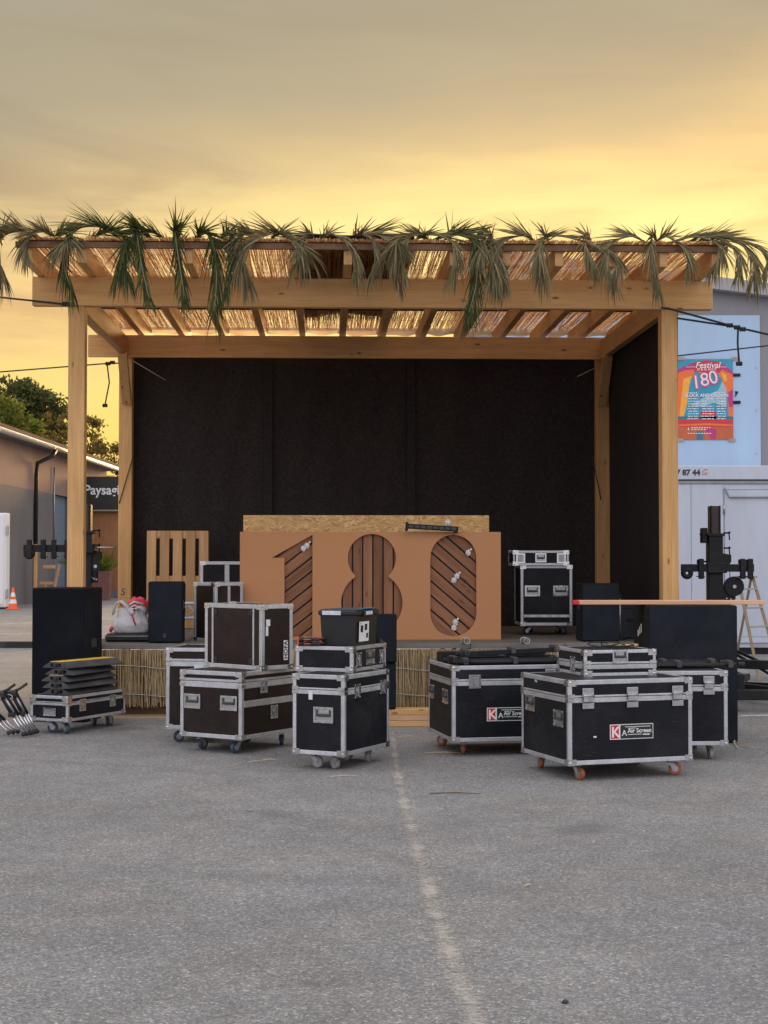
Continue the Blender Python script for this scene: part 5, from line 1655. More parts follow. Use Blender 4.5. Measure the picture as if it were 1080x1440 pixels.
# ------------------------------------------------------------------ lifting towers
def lift_tower(label, x, y, ztop, bar_l, bar_r, zbar, clamps, legdirs, wk=1.0):
    o = thing('lifting_tower', label, 'lifting tower', (x, y, 0), 0.0, 'black wind-up lifting towers beside the stage')
    BM = M['black_metal']
    MB().box(-0.085, 0.085, -0.085, 0.085, 0.16, ztop - 0.34, 0.006).build('mast', BM, o)
    mu = MB().box(-0.065, 0.065, -0.065, 0.065, ztop - 0.34, ztop, 0.004)
    mu.build('inner_mast', surf('mast_bronze', (0.045, 0.034, 0.026), 0.4, 0.4, ns=8, amt=0.4) if 'mast_bronze' not in bpy.data.materials else bpy.data.materials['mast_bronze'], o)
    for s in (-1, 1):
        MB().box(s * 0.05 - 0.008, s * 0.05 + 0.008, -0.080, -0.0665, ztop - 0.33, ztop + 0.004, 0.002).build('mast_rib', BM, o)
    MB().box(-0.105, 0.105, -0.105, 0.105, ztop - 0.36, ztop - 0.325, 0.006).build('collar', BM, o)
    MB().box(-0.16, -0.09, -0.06, 0.06, ztop - 0.44, ztop - 0.26, 0.008).build('pulley_housing', BM, o)
    for (s, zc) in ((-1, ztop - 0.34), (1, ztop - 0.32), (1, ztop - 0.50), (-1, ztop - 0.66)):
        k = MB().cyl((s * 0.10, -0.04, zc), (s * 0.17, -0.04, zc), 0.010, n=8)
        k.cyl((s * 0.165, -0.04, zc + 0.015), (s * 0.172, -0.04, zc - 0.085), 0.008, n=8).ball((s * 0.17, -0.04, zc + 0.005), 0.016, 8, 6)
        k.build('locking_pin', BM, o)
    MB().prism([(0.09, ztop - 0.74), (0.13, ztop - 0.74), (0.19, ztop - 0.66), (0.19, ztop - 0.58), (0.09, ztop - 0.56)], -0.05, 0.05).build('bracket', BM, o)
    MB().box(bar_l, bar_r, -0.14, -0.088, zbar - 0.045, zbar + 0.045, 0.006).build('cross_bar', BM, o)
    MB().box(-0.12, 0.12, -0.15, -0.087, zbar - 0.06, zbar + 0.06, 0.008).build('carriage', BM, o)
    for cx_ in clamps:
        c = MB()
        c.box(cx_ - 0.035, cx_ + 0.035, -0.165, -0.141, zbar - 0.13, zbar + 0.11, 0.010)
        c.box(cx_ - 0.04, cx_ - 0.025, -0.139, -0.089, zbar + 0.046, zbar + 0.10, 0.002)
        c.cyl((cx_ - 0.05, -0.12, zbar - 0.10), (cx_ + 0.05, -0.12, zbar - 0.10), 0.006, n=6)
        c.build('clamp', BM, o)
    MB().torus((bar_l + 0.07, -0.115, zbar - 0.06), 0.045, 0.030, 'Y', 16, 8).build('pulley', BM, o)
    w_ = MB()
    w_.cyl((0.02 + 0.20 * wk, -0.07, zbar - 0.22), (0.02 + 0.20 * wk, 0.02, zbar - 0.22), 0.115 * wk, n=22)
    w_.box(0.0, 0.04 + 0.20 * wk, -0.05, 0.01, zbar - 0.42, zbar - 0.22, 0.01)
    w_.build('winch', BM, o)
    MB().cyl((0.02 + 0.20 * wk, -0.08, zbar - 0.22), (0.02 + 0.20 * wk, -0.071, zbar - 0.22), 0.022, n=10).build('winch_hub', M['zinc'], o)
    for q in range(3):
        MB().cyl((0.03 + (0.10 + q * 0.05) * wk, -0.060, zbar - 0.36 - 0.01 * q), (0.03 + (0.10 + q * 0.05) * wk, -0.051, zbar - 0.36 - 0.01 * q), 0.010, n=8).build('winch_bolt', M['zinc'], o)
    MB().tube([(0.17, -0.03, ztop - 0.5), (0.175, -0.03, zbar - 0.12)], 0.005, 5).build('cable', BM, o)
    MB().box(-0.14, 0.14, -0.14, 0.14, 0.09, 0.20, 0.01).build('base', BM, o)
    for (a, ln) in legdirs:
        d = Vector((math.cos(a), math.sin(a), 0))
        e = d * ln
        rot = Matrix.Rotation(a, 4, 'Z')
        lg = MB().box(0.10, ln, -0.035, 0.035, 0.12, 0.20, 0.006, rot).build('outrigger', BM, o)
        MB().tube([d * 0.11 + Vector((0, 0, 0.62)), d * ln * 0.72 + Vector((0, 0, 0.19))], 0.018, 8).build('brace', BM, lg)
        MB().cyl((e.x * 0.96, e.y * 0.96, 0.001), (e.x * 0.96, e.y * 0.96, 0.12), 0.016, n=8).lathe([(0.06, 0.001), (0.06, 0.012), (0.02, 0.03)], 14, Matrix.Translation((e.x * 0.96, e.y * 0.96, 0))).build('levelling_foot', M['black_rubber'], lg)
    return o


lift_tower('black wind-up lifting tower with crossbar standing right of the stage', 3.93, 18.3, 2.27, -0.42, 0.44, 1.535, (-0.19, 0.30, 0.39), ((R(-32), 1.6), (R(-62), 1.9), (R(60), 1.3), (R(140), 0.55)))
lift_tower('black wind-up lifting tower with crossbar standing left of the stage', -3.66, 18.9, 2.31, -0.74, 0.10, 1.77, (-0.66, -0.49, -0.36, -0.20), ((R(70), 0.9), (R(112), 0.9), (R(-95), 0.8), (R(-70), 0.7)), 0.55)
rd = MB().cyl((-3.57, 18.8, 1.78), (-3.28, 18.8, 1.78), 0.012, n=8)
tag(rd.build('rod', M['zinc']), 'thin steel rod sticking out to the right of the left lifting tower', 'rod')
o = thing('cable_ramp', 'black cable ramp lying across the yard far left of the stage', 'cable ramp', (-8.6, 28.4, 0), R(1))
MB().prism([(-0.0, 0.0), (2.3, 0.0), (2.3, 0.11), (-0.0, 0.11)], -0.12, 0.12).build('body', M['black_rubber'], o)
MB().box(0.02, 2.28, -0.07, 0.07, 0.1105, 0.117, 0.002).build('lid', M['grey_plastic'], o)
# castor-legged base frame in front of the right tower
o = thing('base_frame', 'low black steel base frame on small wheels lying beside the right bass speaker', 'steel frame', (3.45, 16.55, 0), R(-4))
MB().box(0, 1.9, 0, 0.09, 0.13, 0.24, 0.008).build('rail', M['black_metal'], o)
MB().box(0.05, 1.8, -0.045, 0.045, 0.0, 0.10, 0.008, Matrix.Translation((0, 0.95, 0.42)) @ Matrix.Rotation(R(-28), 4, 'Z')).build('rail', M['black_metal'], o)
MB().box(0.35, 0.43, 0.095, 0.70, 0.20, 0.40, 0.008).build('upright', M['black_metal'], o)
for q in (0.18, 1.7):
    c = MB().cyl((q, 0.02, 0.062), (q, 0.07, 0.062), 0.06, n=16).build('wheel', M['black_rubber'], o)
    MB().box(q - 0.012, q + 0.012, 0.0, 0.09, 0.06, 0.129, 0.002).build('fork', M['zinc'], c)
# step ladder
ld = thing('step_ladder', 'old tan step ladder standing before the white cabin', 'ladder', (4.98, 21.2, 0), R(40))
for s in (-0.22, 0.22):
    MB().tube([(s * 1.15, -0.40, 0.0), (s * 0.75, 0, 1.38)], 0.026, 4, sm=False).build('front_rail', surf('old_alu', (0.34, 0.27, 0.17), 0.7, 0.0, ns=12, amt=0.3) if 'old_alu' not in bpy.data.materials else bpy.data.materials['old_alu'], ld)
    MB().tube([(s * 1.15, 0.42, 0.0), (s * 0.75, 0.03, 1.38)], 0.022, 4, sm=False).build('rear_rail', bpy.data.materials['old_alu'], ld)
for k in range(5):
    t_ = (k + 0.8) / 5.4
    yy_ = -0.40 * (1 - t_)
    hw = 0.22 * (1.15 - 0.4 * t_)
    MB().box(-hw, hw, yy_ - 0.03, yy_ + 0.03, 1.38 * t_ - 0.01, 1.38 * t_ + 0.012, 0.003).build('step', M['zinc'], ld)
MB().box(-0.19, 0.19, -0.06, 0.09, 1.382, 1.405, 0.005).build('top_cap', bpy.data.materials['old_alu'], ld)

# ------------------------------------------------------------------ warehouse, cabin, poster on the right
wh = thing('warehouse', 'grey metal clad warehouse with a sloping roof behind the right of the stage', 'warehouse', (1.68, 28.6, 0), 0.0)
clad = surf('grey_cladding', (0.24, 0.235, 0.25), 0.55, ns=1.2, amt=0.12, fine=0.03, dust=0.1, stretch=(1.5, 1.5, 0.25))
for k in range(7):
    x0, x1 = k * 1.95, k * 1.95 + 1.945
    zt0, zt1 = 7.19 - 0.125 * x0, 7.19 - 0.125 * x1
    MB().prism([(x0, 0), (x1, 0), (x1, zt1), (x0, zt0)], 0, 0.08).build('wall_panel', clad, wh)
MB().prism([(-0.2, 7.22), (13.8, 5.47), (13.8, 5.70), (-0.2, 7.45)], -0.25, 6.0).build('roof', surf('roof_edge', (0.33, 0.32, 0.33), 0.5, ns=2, amt=0.1), wh)
MB().prism([(-0.1, 0), (13.6, 0), (13.6, 5.46), (-0.1, 7.18)], 0.09, 5.9).build('body', surf('warehouse_tan', (0.36, 0.24, 0.12), 0.7, ns=1, amt=0.1), wh)
bp_ = MB().box(0.47, 5.33, -0.035, -0.002, 3.30, 6.18, 0.004).build('blue_board', surf('blue_board', (0.37, 0.52, 0.69), 0.45, ns=0.9, amt=0.07, dust=0.12, stretch=(1.4, 1.4, 0.3)), wh)
for (q, z_) in ((0.6, 6.1), (2.6, 6.1), (4.6, 6.1), (5.25, 5.2), (5.25, 4.4), (5.25, 3.6)):
    MB().cyl((q, -0.036, z_), (q, -0.046, z_), 0.02, n=8).build('bolt', M['zinc'], bp_)
for zc, sh in ((5.06, 0), (4.70, 1), (4.55, 0)):
    if sh:
        MB().prism([(4.86, zc - 0.05), (4.92, zc + 0.05), (4.86, zc + 0.06)], -0.05, -0.036).build('bracket', M['black_metal'], bp_)
    else:
        MB().box(4.82, 4.955, -0.06, -0.036, zc - 0.028, zc + 0.028, 0.002).build('bracket', M['black_metal'], bp_)

po = thing('festival_poster', 'colourful festival poster taped to the pale blue board', 'poster', (5.43, 28.55, 3.855), 0.0)
PS = 1.065 / 547.0


def pp(x_, y_):
    return ((x_ - 115) * PS, (912 - y_) * PS)


def flat(name, colr, poly, layer, parent=None):
    m_ = bpy.data.materials.get('ink_' + colr[0]) or surf('ink_' + colr[0], colr[1], 0.45, ns=9, amt=0.12)
    y0 = -0.0012 * layer
    return MB().prism([pp(*p) for p in poly], y0 - 0.0008, y0).build(name, m_, parent or po)


INK = dict(teal=('teal', (0.03, 0.28, 0.42)), orange=('orange', (0.80, 0.16, 0.03)), yellow=('yellow', (0.85, 0.38, 0.04)), mag=('magenta', (0.46, 0.03, 0.17)), red=('red', (0.55, 0.035, 0.04)),
           rust=('rust', (0.50, 0.11, 0.04)), white=('white', (0.75, 0.74, 0.76)), pink=('pink', (0.75, 0.06, 0.16)), dteal=('dark_teal', (0.03, 0.16, 0.22)), pale=('pale', (0.30, 0.48, 0.56)))
sheet = flat('sheet', INK['teal'], [(115, 140), (662, 140), (662, 912), (115, 912)], 0)
flat('print_shape', INK['mag'], [(115, 250), (210, 205), (310, 165), (420, 150), (520, 165), (600, 205), (662, 265), (662, 330), (560, 280), (420, 250), (280, 270), (115, 330)], 1)
flat('print_shape', INK['orange'], [(115, 285), (200, 250), (300, 240), (285, 300), (230, 360), (205, 470), (150, 690), (115, 690)], 2)
flat('print_shape', INK['yellow'], [(190, 330), (270, 300), (240, 420), (225, 560), (190, 690), (150, 690), (170, 480)], 3)
flat('print_shape', INK['orange'], [(662, 290), (560, 240), (525, 280), (570, 360), (610, 500), (620, 690), (662, 690)], 2)
flat('print_shape', INK['yellow'], [(545, 260), (600, 290), (610, 350), (580, 360)], 3)
flat('print_shape', INK['red'], [(300, 165), (420, 155), (530, 170), (545, 240), (430, 275), (290, 250)], 4)
flat('print_shape', INK['orange'], [(330, 270), (420, 280), (520, 270), (470, 230), (380, 230)], 3)
flat('print_shape', INK['mag'], [(605, 470), (662, 430), (662, 600), (625, 600)], 3)
flat('print_shape', INK['pale'], [(520, 440), (560, 350), (600, 430), (600, 600), (480, 560), (360, 600), (250, 580), (330, 540), (450, 470)], 3)
flat('print_shape', INK['dteal'], [(115, 690), (662, 690), (662, 722), (115, 722)], 4)
flat('print_shape', INK['red'], [(115, 720), (662, 720), (662, 790), (115, 790)], 5)
flat('print_shape', INK['rust'], [(115, 785), (662, 785), (662, 911), (115, 911)], 4)
flat('print_shape', INK['orange'], [(115, 770), (400, 755), (662, 768), (662, 784), (400, 776), (115, 784)], 6)
flat('print_shape', INK['dteal'], [(310, 830), (372, 830), (372, 910), (310, 910)], 6)
flat('print_shape', INK['mag'], [(440, 800), (500, 815), (500, 905), (450, 905), (380, 790)], 6)
flat('print_shape', INK['red'], [(350, 640), (500, 640), (500, 715), (350, 715)], 4)
WI = bpy.data.materials.get('ink_white') or surf('ink_white', INK['white'][1], 0.45)


def ptext(body, x_, y_, size, mat=None, rot=0.0, layer=8, bold=0.0, shear=0.0, align='CENTER', space=1.0):
    a, c = pp(x_, y_)
    put('printed_text', text_mesh(body, size, align, 0.0004, bold, shear, space), mat or WI, po, loc=(a, -0.0012 * layer - 0.0006, c), rot=(0, rot, 0))


flat('print_shape', INK['white'], [(212, 562), (212, 561), (213, 561)], 7)
ptext('Festival', 420, 225, 0.155, shear=0.25, bold=0.002)
ptext('29 & 30 AOUT', 412, 250, 0.058, bold=0.001)
ptext('FRONTON', 256, 222, 0.035)
ptext('FRANCE', 570, 222, 0.035)
PK = bpy.data.materials.get('ink_pink') or surf('ink_pink', INK['pink'][1], 0.45)
for ch, x_, y_, rr in (('1', 318, 425, -6), ('8', 402, 400, -8), ('0', 490, 378, -14)):
    ptext(ch, x_, y_, 0.36, PK, R(rr), 8, bold=0.014)
    ptext(ch, x_ - 3, y_ - 4, 0.35, WI, R(rr), 9, bold=-0.001)
ptext('BLOCK AND CROWN', 408, 502, 0.082, bold=0.002)
rg = random.Random(5)
b = MB()
for r_ in range(9):
    yy_ = 525 + r_ * 24
    for (xa, xb) in ((222, 330), (352, 478), (500, 592)):
        x_ = xa + rg.uniform(0, 16)
        while x_ < xb:
            ln = rg.uniform(14, 44)
            if r_ < 3 and 352 <= xa < 480 and rg.random() < 0.6:
                x_ += ln; continue
            a, c = pp(x_, yy_); a2, c2_ = pp(min(x_ + ln, xb), yy_ - 8)
            b.box(a, a2, -0.0112, -0.0104, c, c2_)
            x_ += ln + 7
for (yy_, xa, xb, st_) in ((468, 225, 310, 20), (468, 480, 590, 22), (802, 262, 450, 24), (858, 225, 455, 26), (820, 262, 400, 30)):
    x_ = xa
    while x_ < xb:
        a, c = pp(x_, yy_); a2, c2_ = pp(x_ + st_ * 0.6, yy_ - 9)
        b.box(a, a2, -0.0112, -0.0104, c, c2_)
        x_ += st_
a, c = pp(225, 822); a2, c2_ = pp(242, 790)
b.prism([(a, c), (a2, c), ((a + a2) / 2, c2_)], -0.0112, -0.0104)
b.build('printed_line', WI, po, stuff=True)
for (x_, y_, w2) in ((118, 137, 85), (650, 137, 60), (118, 915, 70), (618, 918, 64)):
    a, c = pp(x_, y_)
    MB().box(a, a + w2 * PS, -0.0135, -0.0125, c - 0.028, c + 0.028).build('tape', surf('tape_brown', (0.36, 0.28, 0.2), 0.5) if 'tape_brown' not in bpy.data.materials else bpy.data.materials['tape_brown'], po)

cbn = thing('site_cabin', 'white site cabin with a door and a phone number on its fascia', 'cabin', (3.6, 26.4, 0), 0.0)
WP = M['white_paint']
MB().box(0, 6.4, 0.06, 2.0, 0.12, 2.98).build('body', WP, cbn)
MB().box(-0.03, 6.43, -0.03, 2.03, 3.0, 3.24, 0.01).build('fascia', WP, cbn)
MB().box(-0.01, 6.41, 0.02, 0.058, 2.93, 2.985, 0.004).build('drip_rail', surf('rail_grey', (0.35, 0.36, 0.38), 0.5), cbn)
k = 0
x0 = 0.0
for wpn in (0.56, 0.56, 0.56, 0.555):
    MB().box(x0 + 0.002, x0 + wpn - 0.004, 0.030, 0.0585, 0.30, 2.92, 0.005).build('wall_panel', WP, cbn)
    x0 += wpn
MB().box(2.255, 3.55, 0.028, 0.0585, 0.30, 2.82, 0.008).build('door', WP, cbn)
MB().box(2.235, 3.56, 0.040, 0.0585, 2.83, 2.92, 0.003).build('door_head', WP, cbn)
hood = MB().tube([(2.26, 0.0, 2.86), (2.33, 0.0, 2.70), (3.5, 0.0, 2.70)], 0.016, 6).build('door_hood', surf('hood_grey', (0.3, 0.31, 0.33), 0.5), cbn)
for zc in (0.7, 2.5):
    MB().cyl((2.245, 0.02, zc - 0.08), (2.245, 0.02, zc + 0.08), 0.016, n=8).build('hinge', M['zinc'], cbn)
for k in range(6):
    MB().box(3.57 + k * 0.47, 3.57 + k * 0.47 + 0.465, 0.030, 0.0585, 0.30, 2.92, 0.005).build('wall_panel', WP, cbn)
MB().box(0, 6.4, 0.02, 0.0585, 0.20, 0.295, 0.004).build('floor_rail', WP, cbn)
MB().box(0.05, 6.35, 0.10, 1.95, 0.0, 0.118).build('skid', M['black_metal'], cbn)
put('phone_number', text_mesh('7 87 44', 0.135, bold=0.006), surf('number_ink', (0.03, 0.035, 0.06), 0.5), cbn, loc=(1.415, -0.0322, 3.075))
b = MB()
for k, (xa, xb) in enumerate(((0.0, 0.07), (-0.01, 0.04), (0.02, 0.10))):
    b.box(1.86 + xa, 1.86 + xb, -0.0325, -0.0305, 3.085 + 0.038 * k, 3.10 + 0.038 * k)
b.torus((1.935, -0.031, 3.103), 0.018, 0.004, 'Y', 14, 5)
b.build('red_emblem', surf('emblem_red', (0.6, 0.08, 0.08), 0.5), cbn)

# ------------------------------------------------------------------ left buildings
lbm, lt, lbs, lo = newmat('rendered_wall')
c = coords(lt)
zc_ = lt('ShaderNodeSeparateXYZ', {0: c}).outputs[2]
nz = lt('ShaderNodeTexNoise', {'Vector': c, 'Scale': 0.7, 'Detail': 8.0, 'Roughness': 0.65}).outputs['Fac']
low = lt.ramp(nz, [(0.3, (0.155, 0.145, 0.15, 1)), (0.7, (0.20, 0.188, 0.19, 1))])
hi_ = lt.ramp(nz, [(0.3, (0.34, 0.205, 0.165, 1)), (0.7, (0.42, 0.26, 0.21, 1))])  # pinker tone stands for warm light on the upper wall
lt.l.new(lt.mix(lt.ramp(zc_, [(0.0, g(0)), (1.0, g(1))]), low, hi_), lbs.inputs['Base Color'])
lbs.inputs['Roughness'].default_value = 0.9
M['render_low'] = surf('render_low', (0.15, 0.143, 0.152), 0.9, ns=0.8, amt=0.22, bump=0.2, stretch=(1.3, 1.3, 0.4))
M['render_sunlit'] = surf('render_sunlit', (0.29, 0.195, 0.165), 0.9, ns=0.8, amt=0.22, bump=0.2, stretch=(1.3, 1.3, 0.4))  # warm light on the upper wall, put into its colour
bl = thing('left_building', 'long low grey rendered building with a tiled roof at the left', 'building', (-12.9, 51.3, 0), 0.0)
bl.name = 'workshop_building'
# wall runs away from the camera along +y at x = 0 (local); door opening between y 9.0 and 11.7
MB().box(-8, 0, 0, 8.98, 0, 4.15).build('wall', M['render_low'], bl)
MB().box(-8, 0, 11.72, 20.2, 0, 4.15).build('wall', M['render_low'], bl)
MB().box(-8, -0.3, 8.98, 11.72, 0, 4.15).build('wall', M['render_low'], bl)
MB().box(-8, 0, 0, 20.2, 4.152, 5.85).build('upper_wall', M['render_sunlit'], bl)  # own box so the painted-in light has a straight lower edge
MB().box(-0.22, -0.17, 9.0, 11.7, 0.0, 4.14).build('door', surf('garage_blue', (0.16, 0.24, 0.31), 0.5, ns=2, amt=0.1), bl)
dr = bpy.data.objects[bl.children[-1].name]
for k in range(6):
    MB().box(-0.168, -0.16, 9.02, 11.68, 0.35 + k * 0.6, 0.37 + k * 0.6).build('door_rib', surf('garage_rib', (0.26, 0.33, 0.38), 0.5) if k == 0 else bpy.data.materials['garage_rib'], dr)
MB().box(-0.02, 0.03, 11.70, 11.95, 0, 4.2).build('door_jamb', M['black_metal'], bl)
# roof rising away from the eave
slope = 0.28
roof = MB()
roof.prism([(0.45, 5.83), (0.45, 5.93), (-8.6, 5.93 + slope * 9.05), (-8.6, 5.83 + slope * 9.05)], -2.2, 20.4)
rf_ = roof.build('roof', surf('roof_tile_red', (0.20, 0.115, 0.085), 0.85, ns=3, amt=0.3), bl)
tl = MB()
yv = -2.2
while yv < 20.3:
    tl.tube([(0.50, yv, 5.95), (-2.6, yv, 5.95 + slope * 3.1)], 0.085, 6, caps=True)
    yv += 0.225
tl.build('roof_tile', bpy.data.materials['roof_tile_red'], rf_, stuff=True)
MB().box(0.45, 0.52, -2.2, 20.4, 5.72, 5.90, 0.01).build('fascia', surf('fascia_cream', (0.66, 0.60, 0.45), 0.5, ns=1, amt=0.1), bl)
MB().tube([(0.60, -2.2, 5.78), (0.60, 20.3, 5.76)], 0.075, 8).build('gutter', surf('gutter_zinc', (0.55, 0.50, 0.40), 0.4, 0.4, ns=1, amt=0.1), bl)
MB().box(0.0, 0.45, -2.1, 20.3, 5.70, 5.83).build('soffit', M['render_low'], bl)
MB().tube([(0.58, 6.4, 5.72), (0.55, 5.9, 5.45), (0.12, 5.35, 5.15), (0.09, 5.3, 4.7), (0.09, 5.3, 0.35)], 0.075, 8).build('downpipe', M['black_metal'], bl)
MB().tube([(0.05, 8.6, 5.2), (0.05, 8.6, 2.1)], 0.03, 6).build('conduit', M['zinc'], bl)
MB().box(0.0, 0.10, 8.45, 8.8, 1.9, 2.25, 0.01).build('switch_box', M['black_metal'], bl)

cab = thing('white_cabinet', 'tall white steel cabinet cut by the left edge of the picture', 'cabinet', (-14.2, 49.8, 0), 0.0)
MB().box(0, 1.97, 0, 0.5, 0.06, 3.12, 0.03).build('body', M['white_print'], cab)
MB().box(0.95, 1.90, -0.03, -0.001, 0.15, 3.05, 0.01).build('door', M['white_print'], cab)
for zc in (0.5, 2.55):
    MB().box(1.965, 2.03, -0.02, 0.12, zc - 0.15, zc + 0.15, 0.01).build('hinge', M['zinc'], cab)
MB().box(1.05, 1.25, -0.06, -0.031, 1.30, 1.36, 0.005).build('handle', M['black_metal'], cab)
MB().box(0.05, 1.92, 0.05, 0.45, 0.0, 0.058).build('plinth', M['black_metal'], cab)
cone = thing('traffic_cone', 'orange and white traffic cone standing by the grey building', 'traffic cone', (-11.90, 49.4, 0), 0.0)
orange = surf('cone_orange', (0.80, 0.12, 0.02), 0.5, ns=3, amt=0.1)
MB().box(-0.19, 0.19, -0.19, 0.19, 0, 0.045, 0.012).build('foot', orange, cone)
rr_ = lambda z: 0.150 - 0.125 * (z - 0.045) / 0.67
for k, (a, b_) in enumerate(((0.046, 0.20), (0.20, 0.33), (0.33, 0.42), (0.42, 0.55), (0.55, 0.715))):
    MB().lathe([(rr_(a), a), (rr_(b_), b_)] + ([(0.0, b_)] if k == 4 else []), 18).build('orange_band' if k % 2 == 0 else 'white_band', orange if k % 2 == 0 else M['white_print'], cone)
bx = thing('wooden_trestle', 'small wooden trestle leaning on the grey wall beyond the lifting tower', 'trestle', (-11.9, 55.6, 0), R(80))
MB().box(-0.06, 0.06, 0, 0.08, 0, 1.0, 0.005, Matrix.Translation((0, 0, 0.42)) @ Matrix.Rotation(R(12), 4, 'X')).build('leg', M['plank_wood'], bx)
MB().box(-0.06, 0.06, 0.05, 0.55, 0.70, 0.80, 0.005).build('rail', M['plank_wood'], bx)
MB().box(-0.08, 0.08, 0.0, 0.42, 1.28, 1.40, 0.005).build('rail', M['spruce_x'], bx)
MB().box(-0.06, 0.06, 0.30, 0.36, 0.0, 0.70, 0.005).build('leg', M['plank_wood'], bx)
MB().box(-0.06, 0.06, 0.0, 0.06, 0.0, 0.45, 0.005).build('leg', M['plank_wood'], bx)
po_ = thing('timber_post', 'slim pale timber batten standing by the downpipe of the grey building', 'post', (-12.5, 55.2, 0), 0.0)
MB().box(-0.06, 0.06, -0.05, 0.05, 0, 2.15, 0.005).build('shaft', M['spruce_z'], po_)

sg = thing('sign_wall', 'rust brown wall carrying the dark landscaping sign', 'building', (-12.85, 64.0, 0), 0.0)
rust = surf('rust_wall', (0.30, 0.13, 0.055), 0.8, ns=0.8, amt=0.35, stretch=(3, 3, 0.6))
for k in range(8):
    MB().box(k * 0.6 + 0.002, k * 0.6 + 0.597, 0, 0.3, 0.34, 5.0).build('wall_panel', rust, sg)
MB().box(-0.02, 4.85, -0.12, 0.32, 0, 0.335, 0.01).build('plinth', M['render_low'], sg)
sb = thing('shop_sign', 'dark shop sign with white lettering on the rust brown wall', 'sign', (-12.6, 63.9, 0), 0.0)
MB().box(0, 4.0, -0.10, 0.09, 3.63, 5.04, 0.01).build('board', surf('sign_dark', (0.02, 0.017, 0.016), 0.5, ns=2, amt=0.2), sb)
MB().box(0, 4.0, -0.12, -0.101, 3.60, 3.66, 0.004).build('lower_edge', surf('sign_edge', (0.30, 0.26, 0.16), 0.5), sb)
tm = text_mesh('Paysagi', 0.50, bold=0.010)
xs = [v.co.x for v in tm.vertices]
put('lettering', tm, M['white_print'], sb, loc=(0.17 - min(xs) * 1.44 / (max(xs) - min(xs)), -0.104, 4.30), scale=(1.44 / (max(xs) - min(xs)), 1, 1.12))
for k, x0 in enumerate((0.65, 1.35)):
    pt_ = thing('plant_pot', ['brown square planter with grassy plant before the rust wall, the left one', 'brown square planter with grassy plant before the rust wall, the right one'][k], 'planter', (-11.75 + k * 0.75, 60 + k * 0.4, 0), 0.0, 'planters before the rust wall')
    taper(MB(), -0.3, 0.3, -0.3, 0.3, 0.0, 1.15, 0.8).build('pot', surf('pot_brown', (0.20, 0.09, 0.075), 0.7, ns=3, amt=0.2) if k == 0 else bpy.data.materials['pot_brown'], pt_)
    rg = random.Random(40 + k)
    b = MB()
    for q in range(170):
        a = rg.uniform(0, 6.28); tl_ = rg.uniform(0.1, 1.0); ln = rg.uniform(0.7, 1.5)
        d = Vector((math.cos(a) * tl_, math.sin(a) * tl_, 1.0)).normalized()
        p = Vector((rg.uniform(-.2, .2), rg.uniform(-.2, .2), 1.12))
        wv = d.cross(Vector((0, -1, 0.1))).normalized()
        vs = []
        for m_ in range(4):
            ww = 0.022 * (1 - m_ / 3.05)
            vs += [p - wv * ww, p + wv * ww]
            d = (d + Vector((0, 0, -0.28))).normalized()
            p = p + d * ln / 3
        b.add(vs, [(2 * m_, 2 * m_ + 1, 2 * m_ + 3, 2 * m_ + 2) for m_ in range(3)])
    b.build('leaves', M['leaf_light'], pt_, stuff=True)
    MB().box(-0.26, 0.26, -0.26, 0.26, 1.08, 1.12).build('soil', M['dark_wood'], pt_)


# ------------------------------------------------------------------ trees
def tree(label, x, y, trunk_h, trunk_r, blobs, nleaf, size, mat, seed, limbs=7):
    rg = random.Random(seed)
    o = thing('tree', label, 'tree', (x, y, 0), 0.0, 'trees behind the left building')
    o.name = 'pine_tree' if 'pine' in label else 'leafy_tree'
    pts = [Vector((rg.uniform(-.15, .15) * k, rg.uniform(-.15, .15) * k, trunk_h * k / 5)) for k in range(6)]
    MB().tube(pts, [trunk_r * (1 - 0.12 * k) for k in range(6)], 8).build('trunk', M['bark'], o)
    lm = MB()
    for bl_ in blobs:
        c = Vector(bl_[:3])
        st_ = pts[rg.choice((3, 4, 5))]
        lm.tube([st_, st_.lerp(c, .5) + Vector((rg.uniform(-.4, .4), rg.uniform(-.4, .4), rg.uniform(-.3, .5))), c], [trunk_r * .4, trunk_r * .25, trunk_r * .08], 5)
    lm.build('limbs', M['bark'], o)
    b = MB()
    tot = sum(bl_[3] * bl_[3] * bl_[4] for bl_ in blobs)
    for bl_ in blobs:
        n = int(nleaf * bl_[3] * bl_[3] * bl_[4] / tot)
        sub = []
        for q in range(max(6, n // 60)):
            while True:
                v = Vector((rg.uniform(-1, 1), rg.uniform(-1, 1), rg.uniform(-1, 1)))
                if 0.25 < v.length < 1.0:
                    break
            v = v.normalized() * (0.55 + 0.5 * rg.random())
            sub.append(Vector((bl_[0] + v.x * bl_[3], bl_[1] + v.y * bl_[3], bl_[2] + v.z * bl_[4])))
        for q in range(n):
            s_ = rg.choice(sub)
            p = s_ + Vector((rg.gauss(0, .30), rg.gauss(0, .30), rg.gauss(0, .20))) * (bl_[3] * 0.55)
            a = Vector((rg.gauss(0, 1), rg.gauss(0, 1), rg.gauss(0, 1))).normalized()
            c_ = a.orthogonal().normalized()
            sz = size * rg.uniform(0.6, 1.3)
            b.add([p - a * sz, p + c_ * sz * 0.45, p + a * sz, p - c_ * sz * 0.45], [(0, 1, 2, 3)])
    b.build('crown', mat, o, stuff=True)


